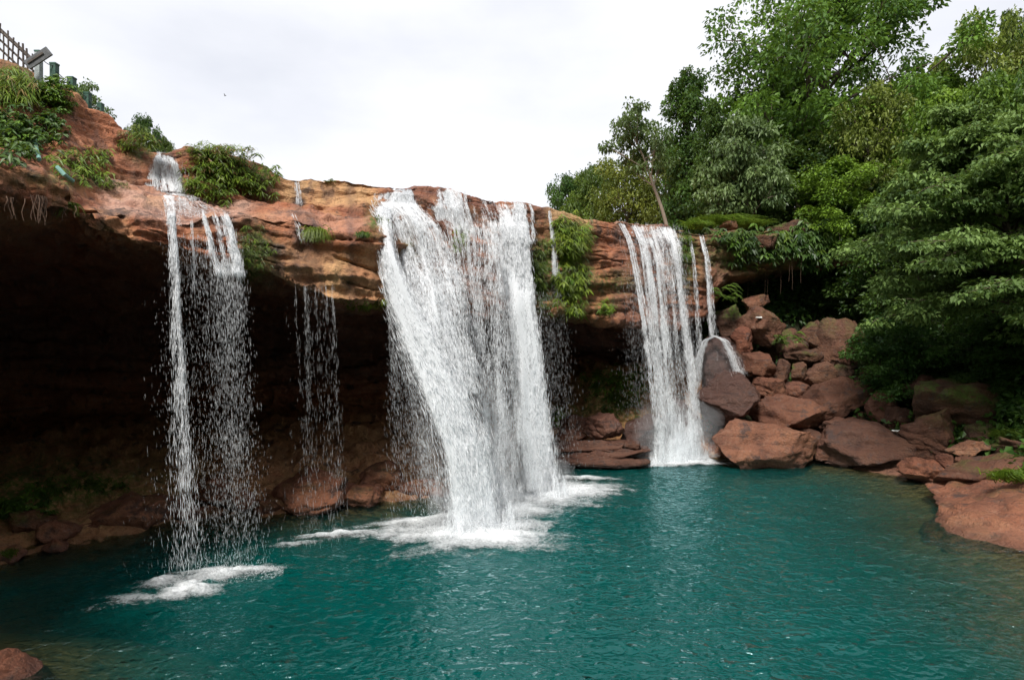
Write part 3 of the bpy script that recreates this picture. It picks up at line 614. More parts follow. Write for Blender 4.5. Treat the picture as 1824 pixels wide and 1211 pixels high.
def tree_meshes(name, seed, H=10., Rr=4., z0=3., tr=.28, nlimb=14, nsub=5, cr=.9, nl=60, leaf=.28, flat=.6, lean=0., wob=.4, leafmat=None, bark=None, top=.92, low=.0, droop=.25, fork=.55):
    r = R(seed, 5); ta = Acc(); ca = Acc()
    n = 12; t = np.linspace(0, 1, n)
    tp = np.stack([lean * t ** 1.4 + wob * noise(np.stack([t * 3, t * 0 + seed, t * 0], -1), 3), wob * noise(np.stack([t * 3, t * 0 + seed + 9, t * 0], -1), 4), t * H * top], -1); tp -= tp[0]
    ta.add(*tube(tp, tr * (1 - t) ** .8 + .03, 8)); tips = []
    for k in range(nlimb):
        f = (k + r.uniform(.1, .9)) / nlimb
        zt = z0 + (H - z0) * f; prof = math.sqrt(max(.03, 1 - (2 * f - .8) ** 2 / 1.45)) if low == 0 else max(.15, 1 - f * low)
        az = k * 2.4 + r.uniform(-.5, .5); rad = Rr * prof * r.uniform(.7, 1.05)
        ts = np.clip((zt - r.uniform(.15, .45) * rad - .1 * H) / (H * top), .12, .93)
        p0 = np.array([np.interp(ts, t, tp[:, i]) for i in range(3)])
        axz = np.array([np.interp(min(zt / (H * top), 1), t, tp[:, i]) for i in (0, 1)])
        p2 = np.array([axz[0] + math.cos(az) * rad, axz[1] + math.sin(az) * rad, zt])
        p1 = (p0 + p2) / 2 + np.array([0, 0, .12 * rad]) + r.normal(size=3) * .12 * rad
        q = np.linspace(0, 1, 7)[:, None]; lp = (1 - q) ** 2 * p0 + 2 * q * (1 - q) * p1 + q * q * p2
        lr = tr * (.42 - .2 * f) * np.linspace(1, .22, 7); ta.add(*tube(lp, lr, 5)); tips.append(p2)
        for s_ in range(nsub):
            u = r.uniform(fork * .6, .97); i0 = int(u * 6); b0 = lp[i0]
            dv = r.normal(size=3); dv[2] = dv[2] * .5 + .25; dv = nrm(dv) * rad * r.uniform(.2, .5) + (p2 - p0) * .12
            e = b0 + dv; m = (b0 + e) / 2 + r.normal(size=3) * .06 * rad
            q3 = np.linspace(0, 1, 4)[:, None]; bp = (1 - q3) ** 2 * b0 + 2 * q3 * (1 - q3) * m + q3 * q3 * e
            ta.add(*tube(bp, lr[i0] * np.linspace(.6, .2, 4), 4)); tips.append(e)
    tips = np.array(tips)
    ca.add(*clump_leaves(r, tips, cr, nl, leaf, flat, droop=droop))
    return ta.mesh(name + ' trunk', bark or M_bark), ca.mesh(name + ' crown', leafmat, False)
PROTO = {
 'broad':  tree_meshes('broad', 1, 14, 7.0, 4.5, .38, 26, 8, 1.15, 150, .25, .55, 0, .6, L_mid),
 'dense':  tree_meshes('dense', 2, 10, 3.8, 1.2, .26, 26, 6, 1.0, 125, .25, .65, 0, .4, L_dark),
 'dense2': tree_meshes('dense2', 3, 10, 4.2, 1.0, .26, 24, 6, 1.1, 130, .27, .6, .4, .5, L_mid),
 'olive':  tree_meshes('olive', 4, 10, 3.8, 1.6, .24, 24, 6, .95, 100, .25, .75, 0, .4, L_olive),
 'yellow': tree_meshes('yellow', 5, 10, 4.2, 1.8, .24, 20, 6, 1.0, 85, .28, .65, 0, .4, L_yellow),
 'column': tree_meshes('column', 6, 12, 2.1, .8, .26, 30, 5, .72, 100, .25, .9, .2, .5, L_dark, low=0),
 'sparse': tree_meshes('sparse', 7, 8, 2.7, 4.9, .15, 12, 6, .58, 48, .24, .45, -3.2, .25, L_grey, M_barkpale, .8, 0, .1, .5),
 'bright': tree_meshes('bright', 8, 10, 4.2, 1.2, .24, 24, 6, 1.1, 125, .28, .6, 0, .4, L_bright),
 'pale':   tree_meshes('pale', 9, 8, 3.6, 2.0, .2, 18, 6, 1.0, 95, .31, .35, 0, .4, L_pale, M_barkpale, .9, 0, .4),
 'conifer':tree_meshes('conifer', 10, 10, 2.4, 1.0, .16, 34, 5, .45, 60, .2, .35, 0, .1, L_dark, None, .99, .92, .5),
}
def place_tree(kind, px, ytop, d, wpx, label, group=None, base=None, rz=None, name=None, sx=1.0):
    tm, cm = PROTO[kind]; x = (px - CX) / FPX * d
    zb = (max(gz(x, d), 11.6 if d > 36 and px < 1560 else -9) if base is None else base) - .15; zt = CAMZ + (CY - ytop) / FPX * d
    cz = np.empty(len(cm.vertices) * 3, np.float32); cm.vertices.foreach_get('co', cz); cz = cz.reshape(-1, 3)
    H0 = np.percentile(cz[:, 2], 99.7); W0 = np.percentile(cz[:, 0], 99) - np.percentile(cz[:, 0], 1)
    root = empty(name or 'forest_tree', (x, d, zb)); s_ = wpx * d / FPX / W0
    sz_ = (zt - zb) / H0; s_ = s_ if s_ > sz_ * .62 else (s_ + sz_ * .62) / 2; root.scale = (s_ * sx, s_, sz_); root.rotation_euler.z = (px * 1.7 + d) % 6.28 if rz is None else rz
    link('trunk', tm, root); link('crown', cm, root)
    return tag(root, label, 'tree', group)
FG = 'trees of the forest right of the falls'
T = [
 ('dense', 1018, 312, 58, 95, 'dark round tree leftmost of the forest above the cliff rim', None),
 ('dense2', 1066, 296, 56, 105, 'rounded green tree second from the left above the rim', None),
 ('yellow', 1118, 276, 52, 130, 'yellow green tree behind the leaning sparse tree', None),
 ('olive', 1188, 262, 50, 120, 'olive tree just right of the leaning sparse tree crown', None),
 ('column', 1228, 124, 43, 92, 'tall narrow dark tree draped in creepers above the far fall', 11.8),
 ('column', 1272, 190, 40, 70, 'second narrow creeper covered tree, lower and to the right', 11.8),
 ('broad', 1470, -42, 46, 425, 'tallest broad tree with open branches against the sky', 13.5),
 ('pale', 1330, 212, 38, 150, 'pale grey green tree with large leaves below the broad tree', 11.5),
 ('dense', 1320, 280, 40, 150, 'dark dense tree behind the grassy ledge', None),
 ('dense', 1425, 250, 41, 190, 'dark tree filling the middle of the forest', None),
 ('dense', 1440, 375, 40.5, 180, 'dark low tree hanging over the hollow above the boulders', 7.5),
 ('olive', 1556, 158, 38, 150, 'olive domed tree in the middle right of the forest', None),
 ('dense2', 1650, 140, 46, 210, 'green tree behind the olive dome', None),
 ('yellow', 1752, 34, 44, 150, 'yellow green tree high at the upper right', None),
 ('conifer', 1797, 22, 52, 46, 'small dark conifer on the right skyline', None),
 ('conifer', 1822, 52, 50, 40, 'conifer cut by the right picture edge', None),
 ('bright', 1690, 168, 36, 170, 'fresh green tree left of the dark big leaved one', None),
 ('dense2', 1800, 128, 33, 190, 'dark big leaved tree at the right edge above the layered tree', None),
 ('dense', 1575, 330, 36.5, 190, 'dark tree between the hollow and the layered tree', None),
 ('bright', 1500, 285, 37, 150, 'fresh green tree below the olive dome', None),
 ('dense', 1380, 130, 50, 190, 'dark tree behind the left half of the broad tree', None),
 ('dense2', 1290, 300, 47, 120, 'green tree deep behind the narrow trees', None),
 ('dense', 1590, 200, 50, 200, 'dark tree deep behind the olive dome', None),
 ('dense', 1720, 240, 38, 200, 'dark tree behind the layered tree', None),
 ('olive', 1870, 60, 42, 160, 'olive tree cut by the right edge below the skyline', None),
 ('dense', 1905, 220, 28, 240, 'dark tree mostly beyond the right edge', None),
]
for kd_, px, yt, d, w, lab, base in T: place_tree(kd_, px, yt, d, w, lab, FG, base)
for px, yt, d, w, lab in [(1600, 560, 31.5, 150, 'dark shrub left of the layered tree trunk'), (1780, 560, 29.5, 170, 'dark shrub under the right part of the layered tree'),
        (1740, 660, 28.6, 110, 'low shrub behind the dark rounded boulder')]:
    place_tree('dense', px, yt, d, w, lab, 'shrubs of the shaded bank', None, None, 'shrub')['category'] = 'shrub'
# leaning sparse tree on the rim
place_tree('sparse', 1196, 190, 38, 120, 'leaning sparse tree with bare trunk and thin crown on the rim', FG, 11.6, 0.0)
# small trees on the skyline above the left cliff
place_tree('sparse', 196, 162, 26, 62, 'small spreading tree behind the green posts on the skyline', 'small trees behind the left cliff', 12.2, 1.0)
place_tree('dense', 254, 210, 30, 40, 'small dark round tree left of the left fall top', 'small trees behind the left cliff', 12.0)
place_tree('dense2', 288, 246, 32, 26, 'tiny bush just left of the left fall top', 'small trees behind the left cliff', 12.4)

# layered tree near the right edge
def layered_tree():
    r = R(91); base = np.array([23.6, 26.8, gz(23.6, 26.8) - .1]); ta = Acc(); ca = Acc()
    tips = []
    ctr = np.array([18.9, 25.4, 0]); topz, botz = 15.2, 7.5
    n = 12; t = np.linspace(0, 1, n)[:, None]
    crown0 = ctr + (.9, .3, 0)
    tp = np.concatenate([(crown0[0] - base[0]) * t ** .8 + .3 * np.sin(t * 5), (crown0[1] - base[1]) * t ** .8, t * (topz - .8 - base[2])], 1)
    ta.add(*tube(tp, .22 * (1 - t[:, 0]) ** .7 + .03, 9))
    nl = 64
    for k in range(nl):
        f = (k + .5) / nl; zt = botz + (topz - botz) * f - base[2]
        R0 = 4.6 * math.sqrt(max(.06, 1 - f ** 2.4)) * r.uniform(.55, 1.1); az = k * 2.4 + r.normal() * .25
        if math.sin(az) > .35: R0 *= .75
        ax = np.array([np.interp(max(0, zt - .30 * R0) / (topz - .8 - base[2]), t[:, 0], tp[:, i]) for i in range(3)])
        p2 = np.array([ctr[0] - base[0] + math.cos(az) * R0, ctr[1] - base[1] + math.sin(az) * R0, zt - .10 * R0 + r.normal() * .7])
        p1 = (ax + p2) / 2 + np.array([0, 0, .34 * R0]); q = np.linspace(0, 1, 9)[:, None]
        lp = (1 - q) ** 2 * ax + 2 * q * (1 - q) * p1 + q * q * p2; ta.add(*tube(lp, .07 * (1 - .5 * f) * np.linspace(1, .18, 9), 5))
        for u in (.42, .55, .66, .76, .86, .94, 1.0):
            for sgn in (-1, 1):
                i0 = min(8, int(u * 8)); b0 = lp[i0]; dv = np.array([-math.sin(az), math.cos(az), 0]) * sgn * R0 * r.uniform(.12, .42) * (1.2 - .6 * u) + (p2 - ax) * r.uniform(0, .14) + r.normal(size=3) * .15
                e = b0 + dv; e[2] -= .05 + .22 * r.random(); ta.add(*tube(np.stack([b0, (b0 + e) / 2 + (0, 0, .06), e]), [.018, .012, .005], 4)); tips.append(e); tips.append((b0 + e) / 2)
    tips = np.array(tips)
    ca.add(*clump_leaves(r, tips, .55, 38, .20, .28, 1.3, .25))
    root = empty('layered_tree', base); link('trunk', ta.mesh('layered trunk', M_bark), root); link('crown', ca.mesh('layered crown', L_layer, False), root)
    tag(root, 'near tree with tiers of drooping grey green leaves at the right edge', 'tree', FG)
layered_tree()

# undergrowth that covers the shaded bank: uncountable
def undergrowth():
    r = R(17); n = 9500
    x = r.uniform(9, 40, n); y = r.uniform(3, 44, n); s, k = shore(x, y); h = ground_h(x, y)
    px = CX + x / y * FPX; py = CY - (h - CAMZ) / y * FPX
    bould = sstep(1580, 1520, px) * sstep(7.4, 6.6, h)
    keep = ((s > 2.2) | ((s > .5) & (y < 15))) & (k > .5) & (r.random(n) > bould * .93) & (y < 40)
    t = np.stack([x, y, h + r.uniform(.1, .7, n)], -1)[keep]
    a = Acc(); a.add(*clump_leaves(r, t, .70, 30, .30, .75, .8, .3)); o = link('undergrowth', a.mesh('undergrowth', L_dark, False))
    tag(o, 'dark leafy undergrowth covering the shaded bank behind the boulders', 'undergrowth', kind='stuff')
undergrowth()
# the wooded slope on the viewer's side of the gorge (out of the picture, it shades the cave mouth)
def far_wood():
    r = R(23); n = 1500; x = r.uniform(-70, 75, n); y = r.uniform(-60, 6, n); s, k = shore(x, y); keep = (s > 5.5) & ((np.abs(x) > 7) | (y < -8)) & (np.abs(x) + y * .0 > -1)
    keep &= ~((y > 0) & (np.abs(x) < y * .83 + 6))
    x, y = x[keep], y[keep]; h = ground_h(x, y)
    t = np.stack([x, y, h + r.uniform(1.5, 7, len(x))], -1)
    a = Acc(); a.add(*clump_leaves(r, t, 2.4, 40, 1.1, .7)); o = link('wooded_slope', a.mesh('wooded slope', L_dark, False))
    tag(o, 'wooded slope across the gorge behind the viewer', 'wood', kind='stuff')
far_wood()

# ------------------------------------------------------------------ plants on the cliff
def tuft(px, py, d, rw, rh, label, mat, n=160, seed=0, hang=.5, name='grass_tuft', cat='grass tuft', wide=.012, group='plants on the cliff'):
    """arching blades springing from one spot; rw, rh in photo pixels"""
    r = R(seed, 3); k = d / FPX; a = Acc(); base = P(px, py, d)
    az = r.uniform(0, 2 * np.pi, n); L = r.uniform(.55, 1.1, n) * rh * k; W = r.uniform(.3, 1, n) * rw * k * .5
    b0 = np.stack([r.normal(size=n) * rw * k * .16, r.normal(size=n) * .08, r.normal(size=n) * rh * k * .06], -1)
    dx = np.cos(az); dy = -np.abs(np.sin(az)) * .8
    for q in range(3):
        f0, f1 = q / 3, (q + 1) / 3
        def pt(f): return b0 + np.stack([dx * W * f, dy * W * f, L * (f * (1 - hang) * 1.4 - f * f * hang * 1.6)], -1)
        p0, p1 = pt(f0), pt(f1); w0 = wide * (1 - f0 * .8); w1 = wide * (1 - f1 * .8)
        s_ = nrm(np.cross(p1 - p0, np.array([0, 1., .3])))
        V = np.stack([p0 - s_ * w0, p0 + s_ * w0, p1 + s_ * w1, p1 - s_ * w1], 1).reshape(-1, 3)
        a.add(V, np.arange(4 * n).reshape(-1, 4), np.repeat(r.uniform(0, 1, n), 4))
    o = link(name, a.mesh(name, mat, False), None, base); return tag(o, label, cat, group)
def fern(px, py, d, rw, rh, label, mat, fronds=26, seed=0, leaf=.13, droop=1.0, name='fern', cat='fern', spread=None, group='plants on the cliff'):
    """arching fronds with paired leaflets; several crowns spread over rw x rh photo pixels"""
    r = R(seed, 8); k = d / FPX; base = P(px, py, d); a = Acc(); st = Acc()
    for i in range(fronds):
        o0 = np.array([r.uniform(-.42, .42) * rw * k, r.uniform(-.15, .1), r.uniform(-.45, .40) * rh * k]) if spread is None else r.normal(size=3) * np.array(spread) * k
        az = r.uniform(-math.pi, 0); L = r.uniform(.55, 1.0) * leaf * 5.0
        t = np.linspace(0, 1, 8)[:, None]; h = np.array([math.cos(az), math.sin(az) * .9, 0])
        p = o0 + h * L * .75 * t + np.array([0, 0, 1]) * L * (.55 * t - droop * .85 * t ** 2)
        st.add(*tube(p, np.linspace(.007, .002, 8), 3))
        tt = np.linspace(.12, 1, 15); c = np.stack([np.interp(tt, t[:, 0], p[:, j]) for j in range(3)], -1)
        tg = nrm(np.gradient(c, axis=0)); sd_ = nrm(np.cross(tg, np.array([0, 0, 1.])))
        for sg in (-1, 1):
            dr = sd_ * sg * .9 + tg * .55 + np.array([0, 0, -.25])
            ln = leaf * (1.05 - .75 * tt) * r.uniform(.8, 1.2, 15)
            V, F = leaves(c, dr, np.tile([0, 0, 1.], (15, 1)) + r.normal(size=(15, 3)) * .2, ln, ln * .24, .1, .2)
            a.add(V, F, r.uniform(.15, 1) * .7 + .3 * r.random())
    root = empty(name, base); link('frond', a.mesh('frond', mat, False), root); link('stem', st.mesh('stem', M_stem), root)
    return tag(root, label, cat, group)
def cliff_bush(px, py, w, h, label, mats, n=180, seed=0, leaf=.16, per=9, hang=.6, name='hanging_bush', cat='bush', dd=.15, slim=.16, dflt=18, group='plants on the cliff', thick=.35):
    """sprays of narrow drooping leaves rooted over a patch of the cliff face"""
    r = R(seed, 12); acc = [Acc() for _ in mats]; st = Acc(); d0 = hit_cliff(px, py, dflt); base = P(px, py, d0)
    for i in range(n):
        u, v = r.uniform(-1.25, 1.25, 2); an = math.atan2(v, u)
        lim = .78 + .22 * math.sin(3 * an + seed) + .16 * math.sin(7 * an + 2 * seed) + (.35 if r.random() < .12 else 0)
        if u * u + v * v > lim * lim * 1.3: continue
        x_, y_ = px + u * w / 2, py + v * h / 2; d = min(hit_cliff(x_, y_, d0), d0 + 1.6)
        p0 = P(x_, y_, d - .02) - base
        out = nrm(np.array([r.normal() * .5, -1.0, r.uniform(-.2, .7)])); L = r.uniform(.4, 1) * thick * (1.2 - .5 * (u * u + v * v)) + .08
        e = p0 + out * L; st.add(*tube(np.stack([p0, (p0 + e) / 2 + (0, 0, .04), e]), [.008, .006, .003], 3))
        m = per; th = np.linspace(-1.25, 1.25, m) + r.normal(size=m) * .15
        sd_ = np.array([1., 0, 0]); dr = np.stack([np.sin(th), -np.cos(th) * .5 + r.normal(size=m) * .25, -hang * np.ones(m) + .55 * np.abs(np.cos(th)) * r.uniform(-.5, 1, m)], -1)
        ln = leaf * r.uniform(.7, 1.3, m); V, F = leaves(np.tile(e, (m, 1)) + r.normal(size=(m, 3)) * .03, dr, np.tile([0, -.4, 1.], (m, 1)) + r.normal(size=(m, 3)) * .35, ln, ln * slim * r.uniform(.8, 1.3, m), .1, .22)
        acc[r.integers(len(mats)) if r.random() < .35 else 0].add(V, F, np.repeat(np.clip(r.uniform(.1, .9) + r.normal(size=m) * .12, 0, 1), 4))
    root = empty(name, base)
    for A_, m_ in zip(acc, mats):
        if A_.n: link('foliage', A_.mesh('foliage', m_, False), root)
    link('stem', st.mesh('stem', M_stem), root); return tag(root, label, cat, group)
cliff_bush(412, 316, 150, 86, 'large hanging bush with narrow leaves beside the left fall', [L_bright, L_fern, L_fern, L_dry], 680, 1, .20, 9, .55, dflt=18.6, thick=.4)
cliff_bush(385, 275, 110, 26, 'strip of yellow grass along the rim above the large bush', [L_fern, L_dry], 160, 2, .16, 7, .3, dflt=18.8, thick=.25)
cliff_bush(56, 250, 110, 90, 'dark leafy bush on the upper left cliff slope', [L_dark, L_mid], 480, 3, .17, 8, .4, dflt=14.8, slim=.42, thick=.5)
cliff_bush(158, 302, 100, 56, 'yellow green fern bank above the left rock ledge', [L_fern, L_bright, L_dry], 380, 4, .19, 8, .5, dflt=15.4, thick=.4)
cliff_bush(112, 178, 46, 50, 'leafy shrub growing among the green posts', [L_mid, L_bright], 260, 5, .14, 8, .3, dflt=17, slim=.4, thick=.45)
cliff_bush(36, 158, 86, 50, 'long hanging grass below the bamboo fence', [L_fern, L_bright, L_dry], 320, 6, .30, 7, .8, dflt=16.8, slim=.09, thick=.35)
cliff_bush(253, 254, 48, 40, 'fern cluster on the rock left of the left fall', [L_fern, L_bright, L_dry], 170, 7, .17, 8, .5, dflt=18, thick=.3)
cliff_bush(455, 455, 50, 90, 'mossy fern hanging on the lip right of the left fall', [L_moss, L_fern], 230, 8, .12, 8, .7, dflt=17, thick=.2)
cliff_bush(1018, 430, 56, 84, 'bright fern curtain right of the main fall, upper half', [L_fern, L_bright], 420, 9, .30, 9, .6, dflt=27.5, slim=.15, thick=.5)
cliff_bush(1016, 515, 52, 90, 'bright fern curtain right of the main fall, lower half', [L_fern, L_bright, L_moss], 400, 10, .28, 9, .8, dflt=27, slim=.15, thick=.45)
cliff_bush(962, 490, 34, 120, 'olive mossy growth hugging the main fall right edge', [L_moss, L_olive], 300, 11, .2, 8, .8, dflt=26, thick=.25)
cliff_bush(1078, 548, 28, 26, 'small yellow green moss cushion under the far lip', [L_fern], 60, 12, .2, 8, .7, dflt=29, thick=.2)
cliff_bush(1222, 440, 20, 70, 'moss strip between the strands of the far fall', [L_moss, L_fern], 90, 13, .2, 8, .8, dflt=31.5, thick=.2)
cliff_bush(822, 424, 12, 44, 'green moss streak between strands of the main fall', [L_fern, L_bright], 50, 14, .2, 8, .9, dflt=22.5, thick=.3)
cliff_bush(655, 543, 80, 14, 'fringe of small ferns under the overhang lip', [L_fern, L_moss, L_dry], 150, 15, .14, 7, 1.0, dflt=19, thick=.15)
cliff_bush(1100, 690, 110, 80, 'green mossy bank behind the far fall', [L_moss, L_mid, L_bright], 420, 16, .3, 8, .5, dflt=34, thick=.35)
cliff_bush(992, 740, 28, 26, 'bright green tuft right of the main fall foot', [L_bright, L_mid], 70, 17, .26, 8, .3, dflt=31, thick=.4, slim=.3)
cliff_bush(60, 895, 90, 60, 'dim low shrubs on the left cave shore', [L_mid, L_dark], 160, 18, .2, 8, .3, dflt=21, thick=.4, slim=.35)
cliff_bush(150, 862, 150, 34, 'dim moss patches along the back of the left shore', [L_moss, L_mid], 160, 19, .15, 8, .4, dflt=23, thick=.2, slim=.3)
cliff_bush(552, 853, 44, 12, 'small moss patch on the large smooth slab', [L_bright, L_moss], 60, 20, .12, 7, .2, dflt=22, thick=.12)
cliff_bush(205, 333, 40, 10, 'low cushion plants under the rock left of the left fall', [L_olive, L_moss], 50, 21, .1, 7, .3, dflt=16.5, thick=.12)
cliff_bush(1345, 436, 150, 56, 'dark leaves hanging over the ledge right of the far fall', [L_dark, L_mid, L_moss], 420, 22, .34, 8, .7, dflt=35.5, slim=.36, thick=.6)
cliff_bush(1432, 440, 110, 80, 'dark creeper curtain at the right end of the ledge', [L_dark, L_mid], 420, 23, .36, 8, .8, dflt=36.5, slim=.4, thick=.8)
dt = hit_cliff(562, 408, 18.2)
tuft(562, 412, dt - .1, 46, 42, 'round grass tuft on the lip left of the main fall', L_fern, 420, 31, .62)
tuft(648, 418, hit_cliff(648, 420, 19.2) - .1, 26, 22, 'small moss cushion near the main fall left edge', L_moss, 260, 32, .55)
tuft(678, 392, hit_cliff(676, 392, 20) - .1, 30, 40, 'dark green tuft touching the main fall left edge', L_moss, 220, 33, .7)
fern(130, 366, hit_cliff(130, 366, 13.6) - .1, 40, 14, 'pale fern drooping from the left ledge over the cave', L_fern, 16, 41, .12, 1.3, spread=(6, 3, 2))
fern(585, rim(585, 0)[1], rim(585, 0)[2], 24, 6, 'tiny grass sprig on the rim left of the main fall', L_fern, 8, 42, .08, .6, spread=(6, 2, 1))
tuft(18, 988, 16.6, 34, 36, 'small grass tuft by the left shore rock', L_mid, 90, 43, .4)
for i, (px, py, d, w_, h_, lab) in enumerate([(1288, 398, 35.6, 70, 26, 'grassy hummock on the ledge right of the far fall'), (1240, 404, 34.6, 34, 20, 'grass beside the far fall top'),
        (1330, 402, 36.5, 60, 20, 'grass at the right end of the ledge'), (1802, 852, 21.5, 60, 34, 'green grass clump on the right foreground shelf'), (1800, 778, 25.2, 60, 26, 'moss and grass on the rock at the right edge')]):
    tuft(px, py, d, w_ * 1.4, h_ * 1.6, lab, L_bright if i != 4 else L_moss, 420, 60 + i, .42, wide=.02, group='grass on the right bank')
for i, (px, py, d, lab) in enumerate([(1395, 600, 34.0, 'fern growing beside the mottled slab'), (1545, 640, 33.2, 'fern right of the tall dark block'), (1580, 690, 31.5, 'fern above the wedge shaped boulder'),
        (1620, 640, 31.0, 'fern clump behind the mossy boulder'), (1285, 520, 33.6, 'fern clump below the ledge right of the thin fall'), (1310, 470, 34.6, 'fern among hanging roots under the ledge')]):
    fern(px, py, d, 60, 30, lab, L_mid, 30, 80 + i, .22, .9, group='ferns among the boulders')

# ------------------------------------------------------------------ small things on the left cliff
def pole(path, rad, mat, name, parent=None, sides=8):
    path = np.asarray(path, float); V, F = tube(path, rad, sides)
    caps = []
    a = Acc(); a.add(V, F)
    n = len(path)
    for e in (0, n - 1):
        c = len(V); 
        ring = np.arange(sides) + e * sides
        Vc = np.concatenate([V[ring], path[e][None]])
        fc = np.array([[i, (i + 1) % sides, sides, sides] for i in range(sides)])
        # triangles written as quads would be degenerate: pair neighbouring fans
        fq = np.array([[i, (i + 1) % sides, (i + 2) % sides, sides] for i in range(0, sides, 2)])
        a.add(Vc, fq)
    return link(name, a.mesh(name, mat, False), parent)
fb = P(0, 100, 17.2); fence = empty('bamboo_fence', fb); tag(fence, 'weathered bamboo fence on the clifftop at the upper left corner', 'fence')
def loc(px, py, d): return P(px, py, d) - fb
r = R(5)
FP = lambda f: (-160 + 222 * f, -95 + 206 * f)     # top rail runs down to the right
for off, rad in ((0, .055), (18, .03), (34, .03)):
    pole([loc(*(np.array(FP(f)) + (0, off)), 17.3 + .3 * f) for f in np.linspace(0, 1, 6)], rad, M_bamboo, 'rail', fence)
for i in range(26):
    f = (i + .5) / 26; px, py = FP(f); e = r.uniform(2, 14)
    pole([loc(px + r.normal() * 1.5, py - e, 17.26 + .3 * f), loc(px + r.normal(), py + 26, 17.26 + .3 * f), loc(px + r.normal() * 1.5, py + 62, 17.26 + .3 * f)], r.uniform(.018, .03), M_bamboo, 'picket', fence, 6)
def post(px, y0, y1, d, w, label, mat, extra=None):
    k = d / FPX; b = P(px, y1, d); o = empty('green_post', b); h = (y1 - y0) * k
    a = Acc(); a.add(*box(0, 0, h * .5 - .2, w * k, w * k, h + .4)); link('shaft', a.mesh('shaft', mat, False), o)
    a = Acc(); a.add(*box(0, 0, h + .02, w * k * 1.12, w * k * 1.12, .045)); link('cap', a.mesh('cap', M_post, False), o)
    return tag(o, label, 'post', 'posts along the left clifftop')
post(69, 94, 140, 17.3, 9, 'pale green topped post behind the grey diagonal plank', M_concrete)
post(97, 116, 150, 17.5, 10, 'green post right of the diagonal plank', M_post)
post(128, 141, 172, 17.8, 10, 'green post half hidden by the leafy shrub', M_post)
post(156, 168, 202, 18.1, 9, 'green post third from the diagonal plank', M_post)
post(179, 187, 212, 18.3, 8, 'short green post nearest the skyline trees', M_post)
pl = P(68, 104, 17.0); plank = empty('fallen_plank', pl); plank.rotation_euler = (0, math.radians(-38), .15)
a = Acc(); a.add(*box(0, 0, 0, .72, .05, .26)); link('board', a.mesh('board', M_plank, False), plank)
a = Acc(); a.add(*box(-.05, -.04, .02, .5, .03, .05)); link('batten', a.mesh('batten', M_bamboo, False), plank)
tag(plank, 'grey weathered plank fixed diagonally on the clifftop post', 'plank')
for i, (a0, b0, lab) in enumerate([((73, 104, 17.2), (97, 118, 17.45), 'wire from the plank post to the next green post'), ((97, 124, 17.45), (128, 148, 17.75), 'wire between the second and third post'), ((128, 150, 17.75), (156, 174, 18.05), 'wire between the third and fourth post'), ((156, 176, 18.05), (179, 194, 18.25), 'wire between the last two posts')]):
    p0, p1 = P(*a0), P(*b0); t = np.linspace(0, 1, 8)[:, None]; pt = p0 * (1 - t) + p1 * t; pt[:, 2] -= .05 * np.sin(t[:, 0] * math.pi)
    o = pole(pt - p0, .012, M_wire, 'wire', None, 6); o.location = p0; tag(o, lab, 'wire', 'wires of the clifftop fence')
def pipe(pts, rad, label):
    d = [P(px, py, hit_cliff(px, py, dd) - .55) for px, py, dd in pts]; o = pole(np.array(d) - d[0], rad, M_pipe, 'broken_pipe'); o.location = d[0]; return tag(o, label, 'pipe')
pipe([(62, 248, 14.6), (65, 266, 14.4), (70, 284, 14.2)], .045, 'faded teal pipe standing in the dark left bush')
pipe([(102, 298, 14.5), (115, 312, 14.2), (130, 323, 14.0)], .05, 'faded teal pipe lying across the left ledge')
def roots(px, py, d, label, n, spread, ln, seed):
    r = R(seed); b = P(px, py, d); a = Acc()
    for i in range(n):
        x0 = r.normal() * spread; L = ln * r.uniform(.4, 1.1); t = np.linspace(0, 1, 6)[:, None]
        p = np.concatenate([x0 + .05 * r.normal() * t + .03 * np.sin(t * 6 + i), r.normal() * .06 + 0 * t, .15 - L * t], 1); a.add(*tube(p, np.linspace(.012, .004, 6), 4))
    o = link('hanging_roots', a.mesh('roots', M_root), None, b); return tag(o, label, 'roots', 'roots hanging from the cliff')
roots(72, 362, 12.7, 'reddish bundle of roots hanging from the left ledge', 26, .05, .55, 1)
roots(20, 366, 12.4, 'thin roots hanging at the far left of the cave mouth', 5, .12, .5, 2)
roots(122, 380, 13.4, 'two thin roots hanging below the drooping fern', 3, .08, .45, 3)
roots(1385, 440, 35.6, 'long bare roots hanging down the dark hollow', 12, .9, 3.0, 4)
roots(1320, 432, 35.0, 'curled pale roots under the grassy ledge', 10, .5, 1.6, 5)
# rocks of the grassy ledge right of the far fall
boulder(1297, 398, 30, 26, 35.6, 'pale grey boulder on the grassy ledge', (1.7, 1.7, 1.6), 90, 0, .5, .8, 0, .1, group='rocks on the grassy ledge')
boulder(1318, 428, 130, 34, 35.3, 'mossy slab forming the edge of the grassy ledge', (.8, .8, .7), 91, 3, .6, .6, 0, .9, group='rocks on the grassy ledge')
boulder(1400, 410, 90, 34, 36.6, 'dark mossy slab at the right of the grassy ledge', (.6, .62, .55), 92, -3, .6, .6, 0, .8, group='rocks on the grassy ledge')
boulder(1352, 452, 150, 26, 36.2, 'shadowed lower slab under the grassy ledge', (.6, .6, .52), 93, 2, .6, .6, 0, .7, group='rocks on the grassy ledge')
# litter and leaf scraps
for px, py, d, lab in ((1352, 565, 33.3, 'white scrap lying on the mottled slab'), (1596, 767, 28.4, 'white scrap on the sloping dark boulder')):
    a = Acc(); rr = R(int(px)); V, F = box(0, 0, 0, .26, .2, .06); V = V + rr.normal(size=V.shape) * .02; a.add(V, F)
    o = link('litter', a.mesh('litter', M_litter, False), None, P(px, py, d)); tag(o, lab, 'litter', 'white scraps on the boulders')
